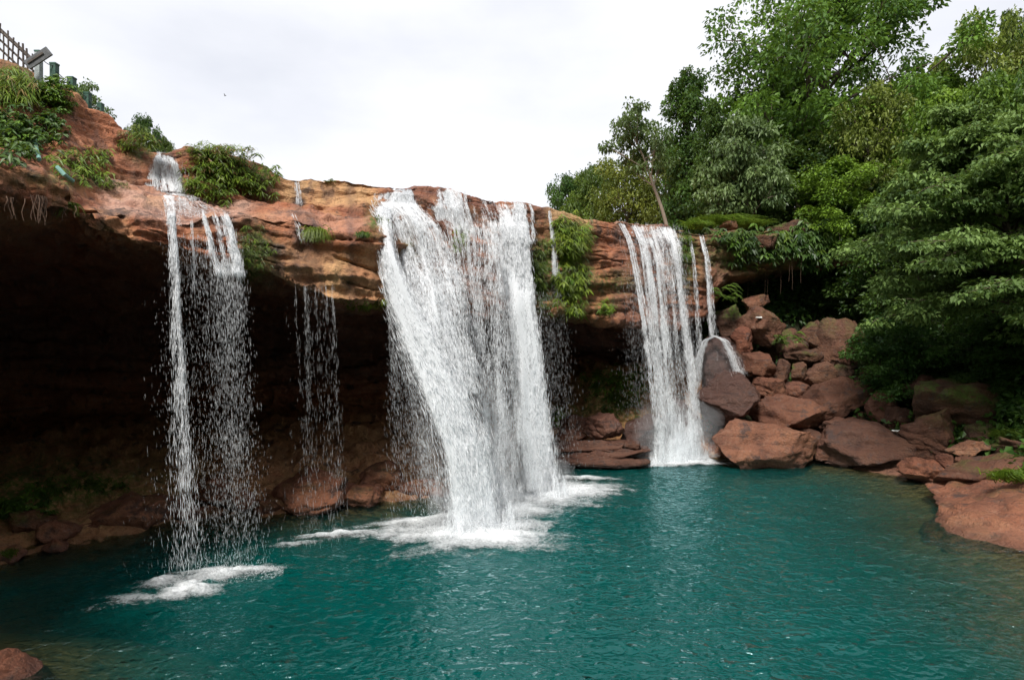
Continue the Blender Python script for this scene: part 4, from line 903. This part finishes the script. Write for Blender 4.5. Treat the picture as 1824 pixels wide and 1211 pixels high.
# bird
bd = empty('bird', P(401, 171, 40)); bd.scale = (.5, .5, .5); a = Acc(); t = np.linspace(-1, 1, 7)[:, None]; pth = np.concatenate([t * .16, 0 * t, .02 * t], 1)
a.add(*tube(pth, .045 * np.sqrt(np.clip(1 - t[:, 0] ** 2, .02, 1)), 6)); link('body', a.mesh('body', M_bird), bd)
for sgn in (-1, 1):
    a = Acc(); V, F = box(0, sgn * .16, .05, .1, .28, .012); V[:, 2] += np.abs(V[:, 1]) * .3; a.add(V, F); link('wing', a.mesh('wing', M_bird, False), bd)
tag(bd, 'tiny dark bird in the white sky above the left cliff', 'bird')

# ------------------------------------------------------------------ falling water
def drops(pos, dirs, ln, rad):
    n = len(pos); d = nrm(dirs); ref = np.tile([.2, 1., .1], (n, 1)); s = nrm(np.cross(d, ref)); u = np.cross(s, d)
    ln = ln[:, None]; rad = rad[:, None]; c, q = -.5, .866
    V = np.stack([pos - d * ln * .5, pos + d * ln * .18 + s * rad, pos + d * ln * .18 + (s * c + u * q) * rad, pos + d * ln * .18 + (s * c - u * q) * rad, pos + d * ln * .5], 1).reshape(-1, 3)
    F = np.array([[0, 2, 1], [0, 3, 2], [0, 1, 3], [4, 1, 2], [4, 2, 3], [4, 3, 1]])
    return V, (np.arange(n)[:, None, None] * 5 + F[None]).reshape(-1, 3)
def strand(pts, n, ln=(.08, .25), rad=(.010, .024), fil=24, jit=.03, grow=.12, seed=0, clump=.5, thick=.12, bias=1.0, on=None):
    """droplets and threads along a falling path; pts are (px, py, distance, half width in px)"""
    n = int(n * 1.75); r = R(seed, 99); A = np.array(pts, float); P3 = P(A[:, 0], A[:, 1], A[:, 2]); hw = A[:, 3] * A[:, 2] / FPX
    sl = np.concatenate([[0], np.cumsum(np.linalg.norm(np.diff(P3, axis=0), axis=1))]); sl /= sl[-1]
    ts = np.linspace(0, 1, 60); cv = np.stack([np.interp(ts, sl, P3[:, i]) for i in range(3)], -1)
    ker = np.ones(7) / 7; cv = np.stack([np.convolve(np.pad(cv[:, i], 3, mode='reflect', reflect_type='odd'), ker, 'valid') for i in range(3)], -1)
    hwc = np.interp(ts, sl, hw); tg = np.gradient(cv, axis=0)
    f = r.integers(0, fil, n); fo = np.clip(r.normal(size=fil) * .55, -1.15, 1.15); fth = r.uniform(-1, 1, fil); fw = r.gamma(1.3, 1, fil); fw /= fw.sum(); f = r.choice(fil, n, p=fw)
    t = r.random(n) ** bias
    keep = noise(np.stack([f * 7.3, t * 9, f * 0.0], -1), seed) + .5 * noise(np.stack([f * 3.1, t * 31, f * 0.0], -1), seed + 1) > r.uniform(-1, 1, n) * (1 - clump) - .15
    f, t = f[keep], t[keep]; n = len(t)
    wan = .16 * noise(np.stack([f * 5.7, t * 2.5, f * 0.], -1), seed + 2)
    lat = fo[f] + wan + r.normal(size=n) * (jit + grow * t)
    c = np.stack([np.interp(t, ts, cv[:, i]) for i in range(3)], -1); d = np.stack([np.interp(t, ts, tg[:, i]) for i in range(3)], -1)
    w = np.interp(t, ts, hwc); ex = np.array([.93, .30, 0.0])
    pos = c + ex * (lat * w)[:, None] + np.array([0, -1, 0]) * (fth[f] * thick * (.3 + t) + r.normal(size=n) * .06 * (t + .2))[:, None]
    d = nrm(d) + r.normal(size=(n, 3)) * np.array([.10, .10, .05]) * (.4 + t)[:, None]
    return drops(pos, d, r.uniform(*ln, n) * r.uniform(.7, 2.8, n), r.uniform(*rad, n) * r.uniform(.12, .46, n))
def veil(pts, dens, seed=0, layers=2, gap=.18, nu_=36, nv_=110, bulge=.12):
    out = []
    A = np.array([p[:4] for p in pts], float); P3 = P(A[:, 0], A[:, 1], A[:, 2]); hw = A[:, 3] * A[:, 2] / FPX
    L_ = np.concatenate([[0], np.cumsum(np.linalg.norm(np.diff(P3, axis=0), axis=1))]); sl = L_ / L_[-1]
    ts = np.linspace(0, 1, nv_); ker = np.ones(9) / 9
    cv = np.stack([np.convolve(np.pad(np.interp(ts, sl, P3[:, i]), 4, mode='reflect', reflect_type='odd'), ker, 'valid') for i in range(3)], -1)
    hwc = np.interp(ts, sl, hw); dn = np.interp(ts, sl, dens); lat = np.linspace(-1.2, 1.2, nu_)
    for q in range(layers):
        off = (q - (layers - 1) / 2) * gap
        LT, TT = np.meshgrid(lat, ts); fu = LT * hwc[:, None]; fv = TT * L_[-1]
        rel = noise(np.stack([fu.ravel() * 2.2, fv.ravel() * .5, fu.ravel() * 0 + seed + q * 3.3], -1), 71).reshape(fu.shape) * bulge * (.3 + TT)
        X = cv[:, None] + np.array([.93, .30, 0]) * fu[..., None] + np.array([0, -1, 0]) * (off + rel + .10 * (1 - LT ** 2))[..., None]
        var = dn[:, None] * (1 - sstep(.45, 1.15, np.abs(LT))) * sstep(0, .015, TT) * (1 - sstep(.97, 1.0, TT) * .3)
        out.append((X.reshape(-1, 3), grid_faces(nu_, nv_), fu.ravel(), fv.ravel(), var.ravel(), np.full(fu.size, seed * 7.7 + q * 3.1)))
    return out
def add_veil(root, org, items):
    Vs, Fs, at, n = [], [], [[], [], [], []], 0
    for it in items:
        for V, F, *aa in it:
            Vs.append(V - org); Fs.append(F + n); n += len(V)
            for l_, a_ in zip(at, aa): l_.append(a_)
    c = [np.concatenate(l_) for l_ in at]
    return link('veil', mesh_np('veil', np.concatenate(Vs), np.concatenate(Fs), M_veil, True, {'fu': c[0], 'fv': c[1], 'var': c[2], 'fs': c[3]}), root)
def splash(px, py, d, rx, ry, h, n, seed=0, rad=(.008, .02)):
    r = R(seed, 55); c = P(px, py, d); a = r.uniform(0, 2 * np.pi, n); q = np.sqrt(r.random(n))
    z = h * r.exponential(.35, n) * (1.05 - q)
    pos = c + np.stack([np.cos(a) * q * rx, np.sin(a) * q * ry, z], -1)
    return drops(pos, np.stack([np.cos(a), np.sin(a), r.uniform(-.5, 2, n)], -1), r.uniform(.03, .12, n), r.uniform(*rad, n) * r.uniform(.25, .7, n))
def surf(px, py, default, lift=.08): return hit_cliff(px, py, default) - lift
def foam(parent, org, cx, cy, rx, ry, rot=0, strength=1.0, lobes=3, seed=0, z=.055):
    """patch of foam floating on the pool, in pool coordinates"""
    rx, ry = rx * 1.4, ry * 1.55; nr, na = 26, 72; q = np.linspace(0.02, 1.25, nr); a = np.linspace(0, 2 * np.pi, na, endpoint=False); Q, A_ = np.meshgrid(q, a, indexing='ij')
    wob = 1 + .22 * np.sin(A_ * lobes + seed) + .12 * np.sin(A_ * (lobes + 4) + seed * 2)
    x = Q * np.cos(A_) * rx * wob; y = Q * np.sin(A_) * ry * wob; cr, sr = math.cos(rot), math.sin(rot); X = cx + x * cr - y * sr; Y = cy + x * sr + y * cr
    Z = z + strength * (.12 * np.exp(-(Q * 1.7) ** 2) + .09 * (1 - np.clip(Q, 0, 1)) * fbm(np.stack([X.ravel() * 2.6, Y.ravel() * 2.6, X.ravel() * 0], -1), 3, 3).reshape(X.shape))
    V = np.stack([X, Y, Z], -1).reshape(-1, 3) - org
    i = np.arange(nr - 1)[:, None] * na; j = np.arange(na)[None]; F = np.stack([i + j, i + (j + 1) % na, i + na + (j + 1) % na, i + na + j], -1).reshape(-1, 4)
    al = strength * (1 - sstep(.0, 1.2, Q) ** .8); return link('foam', mesh_np('foam', V, F, M_foam, True, {'var': al.ravel()}), parent)
def mist(parent, org, c, sx, sy, sz, mat):
    v = IV4 * np.array([sx, sy, sz]); v = v * (1 + .25 * fbm(IV4 * 1.4 + np.array(c), 3, 2))[:, None] + np.array(c) - org
    return link('mist', mesh_np('mist', v, IF4, mat), parent)
class Tri(Acc):
    def mesh(s, name, mat, smooth=True): return mesh_np(name, np.concatenate(s.V), np.concatenate(s.F), mat, smooth)
def fall(label, org, parts, cat='waterfall'):
    root = empty('waterfall', org); tag(root, label, cat)
    for nm, mat, items in parts:
        a = Tri()
        for V, F in items: a.add(V - org, F)
        link(nm, a.mesh(nm, mat, True), root)
    return root
# left fall
o1 = P(370, 1039, 15.2)
ca_ = [rim(299, 13), (303, 290, surf(303, 290, 18.5, .16), 20), (306, 315, surf(306, 315, 18.3, .18), 28), (310, 343, surf(310, 343, 18.2, .2), 34)]
te_ = [(312, 345, surf(312, 347, 17.8, .15), 36), (325, 362, surf(325, 362, 16.9, .14), 46), (345, 376, surf(345, 376, 16.2, .14), 60), (352, 388, surf(352, 388, 15.8, .16), 66)]
te1 = [(302, 348, surf(302, 350, 17.6, .15), 14), (306, 366, surf(306, 366, 16.7, .14), 11), (308, 384, surf(308, 384, 15.8, .14), 9), (309, 400, surf(309, 400, 15.5, .16), 8)]
lf = fall('left fall, a thin stream dropping from a terrace past the cave', o1, [
  ('cascade', M_drop, [strand(ca_, 4200, (.06, .22), (.010, .022), 22, .05, .05, 1, .4, .04), strand(te_, 1800, (.05, .16), (.006, .014), 26, .08, .05, 2, .3, .02), strand(te1, 900, (.05, .16), (.008, .018), 9, .08, .05, 3, .3, .02)]),
  ('stream', M_drop, [strand([(308, 383, 15.35, 7), (312, 450, 15.1, 8), (318, 600, 15.0, 9), (326, 760, 15.05, 14), (334, 900, 15.1, 20), (342, 1015, 15.2, 34)], 3200, (.05, .20), (.009, .020), 9, .12, .35, 3, .35, .12, 1.8),
                      strand([(400, 384, 16.2, 30), (412, 430, 16.0, 30), (424, 490, 15.9, 30)], 2600, (.06, .22), (.009, .018), 10, .03, .08, 4, .4, .06),
                      strand([(342, 392, 15.9, 3), (344, 440, 15.8, 3), (346, 520, 15.8, 4)], 160, (.08, .2), (.006, .012), 3, .05, .1, 5)]),
  ('spray', M_spray, [strand([(406, 470, 15.9, 34), (414, 600, 15.7, 38), (420, 800, 15.6, 42), (426, 1010, 15.6, 56)], 4200, (.03, .10), (.007, .016), 40, .15, .25, 6, .3, .3, 1.35),
                      strand([(340, 420, 15.4, 40), (350, 600, 15.2, 52), (360, 800, 15.2, 62), (368, 1010, 15.2, 80)], 2600, (.02, .08), (.006, .014), 60, .2, .3, 7, .2, .3, 1.2),
                      splash(420, 1022, 15.7, 1.2, .6, .5, 900, 8), splash(345, 1045, 15.1, .7, .6, .5, 800, 9)])])
foam(lf, o1, -7.35, 15.75, 1.15, .42, .25, 1.05, 3, 1); foam(lf, o1, -7.75, 14.7, .65, .55, 0, 1.05, 3, 2); foam(lf, o1, -8.6, 15.2, .6, .3, .3, .9, 2, 5); foam(lf, o1, -8.6, 14.2, 1.0, .3, .3, .45, 3, 8)
add_veil(lf, o1, [veil(ca_, [.22, .5, .55, .62], 11, 1, nv_=40, bulge=.03), veil(te_, [.58, .45, .38, .4], 12, 1, nv_=40, bulge=.0), veil(te1, [.7, .7, .7, .7], 15, 1, nv_=30, bulge=0, nu_=14),
  veil([(308, 383, 15.35, 9), (312, 450, 15.1, 9), (318, 600, 15.0, 11), (326, 760, 15.05, 16), (334, 900, 15.1, 22)], [.55, .46, .36, .22, .0], 13, 2, .08),
  veil([(400, 384, 16.2, 32), (412, 430, 16.0, 32), (424, 500, 15.9, 32), (424, 600, 15.9, 34)], [.42, .38, .28, .1], 14, 1)])
# drip curtain
o2 = P(575, 971, 18)
dc = fall('thin curtain of drips from the lip left of the main fall', o2, [('spray', M_spray, [strand([(568, 512, 17.95, 46), (572, 640, 17.9, 46), (576, 800, 17.9, 50), (580, 968, 17.95, 55)], 1300, (.05, .16), (.005, .011), 26, .02, .10, 11, .25, .08, 1.3)])], 'water curtain')
foam(dc, o2, -5.35, 18.9, 1.1, .22, .35, .95, 2, 3); foam(dc, o2, -6.4, 18.0, .8, .2, .4, .6, 2, 4)
# main fall
o3 = P(850, 945, 19.4)
M2 = [(706, 360, surf(706, 366, 21.4, .25), 44), (732, 400, surf(732, 400, 21.1, .35), 66), (748, 450, surf(748, 450, 20.6, .4), 76), (768, 520, 20.2, 70), (788, 600, 19.9, 58), (812, 700, 19.7, 50)]
mf = fall('main waterfall, widest and whitest, plunging into the teal pool', o3, [
  ('sheet', M_drop, [strand([rim(712, 33), (712, 345, surf(712, 346, 21.8, .08), 35), (714, 366, surf(714, 366, 21.4, .1), 40)], 5200, (.10, .30), (.010, .022), 34, .03, .03, 21, .4, .02),
                     strand([rim(792, 40), (798, 370, surf(798, 370, 23.2, .08), 40), (812, 410, surf(812, 410, 22.8, .1), 44)], 4200, (.10, .34), (.010, .020), 30, .03, .05, 22, .35, .03),
                     strand([rim(905, 38), (912, 395, surf(912, 395, 24.9, .2), 36), (917, 430, 24.4, 34)], 7000, (.10, .34), (.012, .024), 34, .03, .04, 23, .4, .04)]),
  ('stream', M_drop, [strand(M2, 15000, (.06, .24), (.012, .026), 46, .05, .10, 24, .3, .25, .8),
                      strand([(682, 370, surf(684, 370, 21.2, .3), 14), (684, 400, surf(684, 400, 20.4, .4), 14), (690, 462, 19.3, 14), (712, 530, 19.2, 26), (752, 610, 19.2, 40), (800, 720, 19.1, 44), (832, 820, 19.15, 44), (850, 945, 19.3, 50)], 34000, (.06, .26), (.013, .030), 60, .08, .16, 25, .15, .45, .95),
                      strand([(856, 400, 22.6, 36), (866, 520, 22.0, 32), (874, 700, 21.7, 36), (884, 905, 21.6, 42)], 6500, (.05, .20), (.010, .022), 30, .05, .16, 26, .35, .25),
                      strand([(908, 400, 24.4, 36), (928, 540, 24.0, 32), (946, 700, 23.8, 31), (962, 878, 23.8, 36)], 24000, (.07, .28), (.013, .028), 44, .05, .13, 27, .25, .3),
                      strand([(818, 400, 22.6, 22), (832, 500, 22.0, 20), (846, 620, 21.6, 22)], 2200, (.06, .2), (.009, .018), 14, .05, .1, 28, .4, .1)]),
  ('spray', M_spray, [strand([(704, 540, 19.2, 14), (716, 600, 19.1, 22), (744, 740, 19.1, 40), (772, 905, 19.1, 52)], 6500, (.03, .11), (.007, .016), 40, .12, .2, 29, .3, .35),
                      strand([(860, 480, 21.6, 70), (880, 700, 21.3, 80), (890, 900, 21.3, 100)], 5000, (.03, .10), (.007, .015), 60, .2, .3, 30, .2, .4),
                      strand([(952, 520, 23.9, 40), (966, 700, 23.7, 44), (978, 870, 23.7, 56)], 2600, (.03, .10), (.007, .015), 40, .2, .25, 31, .2, .4),
                      splash(850, 945, 19.4, 2.2, 1.2, 2.0, 9000, 32), splash(958, 880, 23.9, 2.2, 1.3, 1.5, 6000, 33), splash(890, 912, 21.4, 1.4, .8, 1.2, 2500, 34)])])
foam(mf, o3, -1.0, 19.0, 2.1, 1.0, .05, 1.5, 3, 11); foam(mf, o3, 1.5, 24.2, 2.5, 1.2, .1, 1.4, 2, 12); foam(mf, o3, -2.9, 20.3, 2.0, .55, .45, .95, 3, 13); foam(mf, o3, 2.7, 26.6, 1.5, .4, -.1, .9, 2, 14); foam(mf, o3, -.2, 21.6, 1.6, 1.0, .2, 1.0, 2, 15)
foam(mf, o3, -1.2, 18.3, 2.6, 1.0, .05, .62, 4, 16); foam(mf, o3, 1.2, 22.6, 2.4, .9, .3, .6, 3, 17); foam(mf, o3, -3.6, 19.2, 1.6, .5, .4, .6, 3, 18); foam(mf, o3, 2.9, 24.2, 1.6, .7, .1, .7, 4, 19)
mist(mf, o3, P(850, 905, 19.4), 1.7, 1.0, 1.1, M_mist); mist(mf, o3, P(950, 855, 24), 1.6, 1.0, .9, M_mist); mist(mf, o3, P(870, 800, 20.5), 2.4, 1.5, 2.6, M_mist_thin)
CH = [(684, 368, surf(684, 368, 21.3, .3), 16), (686, 400, surf(686, 400, 20.4, .4), 16), (692, 455, 19.35, 17), (714, 530, 19.2, 27), (752, 610, 19.25, 40), (800, 720, 19.15, 44), (832, 820, 19.2, 46), (850, 945, 19.3, 52)]
add_veil(mf, o3, [veil(CH, [.5, .62, .72, .85, .9, .92, .95, 1.1], 1, 3, .25), veil(M2, [.75, .66, .52, .55, .5, .25], 2, 2, .2),
  veil([(735, 470, 19.9, 50), (752, 530, 19.6, 62), (786, 610, 19.5, 68), (820, 720, 19.4, 64), (842, 820, 19.4, 58), (856, 945, 19.5, 60)], [.35, .45, .48, .46, .5, .8], 7, 2, .3),
  veil([rim(838, 56), (850, 380, surf(850, 380, 24, .15), 58), (858, 420, surf(858, 420, 23.4, .25), 58), (868, 520, 22.6, 52), (882, 640, 22.2, 50)], [.45, .46, .46, .34, .2], 8, 1),
  veil([(715, 540, 19.4, 30), (735, 640, 19.3, 42), (765, 760, 19.3, 50), (800, 900, 19.3, 60)], [.2, .34, .38, .4], 9, 1),
  veil([(850, 800, 19.1, 70), (850, 880, 19.0, 100), (850, 950, 18.9, 140)], [.08, .34, .62], 41, 2, .5), veil([(955, 760, 23.6, 44), (962, 830, 23.4, 70), (968, 888, 23.3, 100)], [.08, .34, .62], 42, 2, .5),
  veil([(880, 560, 22.8, 60), (896, 700, 22.4, 66), (910, 880, 22.4, 76)], [.3, .42, .6], 10, 2, .3),
  veil([rim(712, 34), (712, 345, surf(712, 346, 21.8, .08), 36), (714, 368, surf(714, 366, 21.4, .1), 42)], [.5, .62, .8], 3, 1),
  veil([rim(790, 48), (798, 370, surf(798, 370, 23.2, .08), 40), (812, 410, surf(812, 410, 22.8, .1), 44)], [.52, .56, .55], 4, 1),
  veil([rim(905, 38), (912, 395, surf(912, 395, 24.9, .2), 36), (928, 540, 24.0, 32), (946, 700, 23.8, 31), (962, 878, 23.8, 38)], [.55, .72, .78, .75, .95], 5, 3, .2),
  veil([(856, 400, 22.6, 36), (866, 520, 22.0, 32), (874, 700, 21.7, 36), (884, 905, 21.6, 46)], [.5, .40, .42, .8], 6, 2, .2)])
# far right fall
o4 = P(1200, 815, 29.8)
def fr(a, b, c, d, w0, w1, n, sd): return strand([rim(a[0], w0), (*b, w0), (*c, (w0 + w1) / 2), (*d, w1)], n, (.08, .30), (.013, .028), 7, .08, .16, sd, .35, .12)
rf = fall('far right fall of several white strands landing on rocks', o4, [
  ('stream', M_drop, [fr((1104, 397, 30.2), (1122, 430, 29.7), (1146, 560, 29.2), (1178, 818, 29.5), 7, 10, 2600, 41), fr((1133, 398, 30.5), (1148, 440, 29.9), (1164, 560, 29.5), (1187, 822, 29.7), 10, 12, 4800, 42),
                      fr((1158, 400, 30.8), (1176, 470, 30.2), (1186, 560, 29.9), (1206, 816, 30.0), 8, 10, 3800, 43), fr((1194, 404, 31.4), (1208, 470, 30.8), (1224, 600, 30.5), (1247, 814, 30.5), 10, 13, 5200, 44),
                      fr((1228, 412, 32.0), (1236, 460, 31.6), (1242, 540, 31.4), (1248, 640, 31.3), 3, 6, 500, 45), fr((1248, 424, 32.4), (1258, 460, 32.1), (1264, 530, 31.9), (1268, 598, 31.9), 5, 8, 1500, 46),
                      strand([(1276, 598, 31.6, 4), (1258, 606, 31.4, 6), (1246, 640, 31.3, 7), (1240, 690, 31.2, 8)], 2200, (.05, .2), (.010, .022), 12, .15, .3, 47, .2, .2),
                      strand([(1272, 598, 31.6, 4), (1290, 606, 31.4, 6), (1304, 634, 31.3, 8), (1318, 668, 31.3, 12)], 1600, (.05, .2), (.010, .020), 14, .15, .3, 48, .2, .2)]),
  ('spray', M_spray, [strand([(1165, 400, 30.4, 62), (1180, 480, 29.9, 58), (1192, 620, 29.6, 54), (1208, 818, 29.8, 56)], 6500, (.05, .20), (.009, .018), 60, .1, .15, 49, .35, .3),
                      strand([(1130, 480, 29.5, 34), (1140, 600, 29.4, 40), (1150, 760, 29.4, 46)], 1600, (.03, .12), (.008, .016), 40, .2, .25, 50, .2, .3),
                      splash(1190, 814, 30.2, 2.0, .7, 1.6, 5200, 51, (.008, .020)), splash(1238, 812, 30.4, 1.2, .6, 1.8, 2600, 52, (.008, .020))])])
foam(rf, o4, 7.3, 30.1, 2.2, .9, 0, 1.5, 3, 21); foam(rf, o4, 8.9, 30.4, 1.2, .6, 0, 1.4, 2, 22); foam(rf, o4, 5.4, 29.8, 1.0, .3, 0, .9, 2, 23)
mist(rf, o4, P(1205, 765, 30.0), 2.2, .8, 1.5, M_mist); mist(rf, o4, P(1270, 650, 31.6), 1.6, .7, 1.3, M_mist_thin)
def fv(a, b, c, d, w0, w1, sd, dn): return veil([rim(a[0], w0 * 1.2), (*b, w0 * 1.2), (*c, w0 * 1.2), (*d, w1 * 1.3)], dn, sd, 1, 0, 14)
add_veil(rf, o4, [fv((1104, 397), (1122, 430, 29.7), (1146, 560, 29.2), (1178, 818, 29.5), 7, 10, 21, [.6, .5, .4, .35]), fv((1133, 398), (1148, 440, 29.9), (1164, 560, 29.5), (1187, 822, 29.7), 11, 13, 22, [.7, .62, .58, .6]),
  fv((1158, 400), (1176, 470, 30.2), (1186, 560, 29.9), (1206, 816, 30.0), 9, 10, 23, [.65, .58, .5, .5]), fv((1194, 404), (1208, 470, 30.8), (1224, 600, 30.5), (1247, 814, 30.5), 12, 14, 24, [.72, .62, .58, .62]),
  fv((1248, 424), (1258, 460, 32.1), (1264, 530, 31.9), (1268, 598, 31.9), 6, 9, 25, [.5, .5, .45, .5]),
  veil([rim(1160, 70), (1174, 440, 30.2, 66), (1184, 520, 30.0, 58), (1196, 640, 29.8, 56), (1208, 829, 29.8, 60)], [.6, .54, .46, .42, .7], 26, 2, .25),
  veil([(1282, 600, 31.5, 30), (1284, 640, 31.3, 44), (1286, 690, 31.1, 50)], [.3, .28, .1], 27, 1),
  veil([(1205, 700, 30.2, 50), (1208, 770, 30.0, 70), (1208, 828, 29.9, 88)], [.2, .5, .9], 28, 2, .3)])
# trickles
o5 = P(533, 365, 19.4)
fall('small trickle down the orange rim rock left of the main fall', o5, [('stream', M_drop, [strand([rim(529, 6), (531, 340, surf(531, 340, 20, .08), 7), (534, 364, surf(534, 362, 19.6, .1), 9)], 420, (.06, .2), (.007, .014), 6, .05, .05, 61, .3, .02)])], 'trickle')
o6 = P(540, 430, 18)
fall('tiny white trickle above the round grass tuft', o6, [('stream', M_drop, [strand([(524, 384, surf(524, 386, 18.2, .06), 5), (532, 402, surf(532, 402, 18, .06), 6), (540, 430, surf(540, 430, 17.9, .06), 8)], 200, (.05, .16), (.006, .012), 5, .05, .05, 62, .3, .02)])], 'trickle')
o7 = P(1000, 820, 27)
fall('narrow fall sliding past the bright fern curtain', o7, [('stream', M_drop, [strand([rim(977, 6), (984, 420, surf(984, 420, 27, .2), 7), (990, 490, 26.3, 9)], 1500, (.08, .3), (.010, .018), 7, .06, .1, 63, .3, .05)]),
   ('spray', M_spray, [strand([(990, 480, 26.3, 12), (996, 600, 26.2, 26), (1000, 810, 26.2, 34)], 1300, (.04, .14), (.007, .014), 30, .15, .25, 64, .2, .2)])], 'trickle')
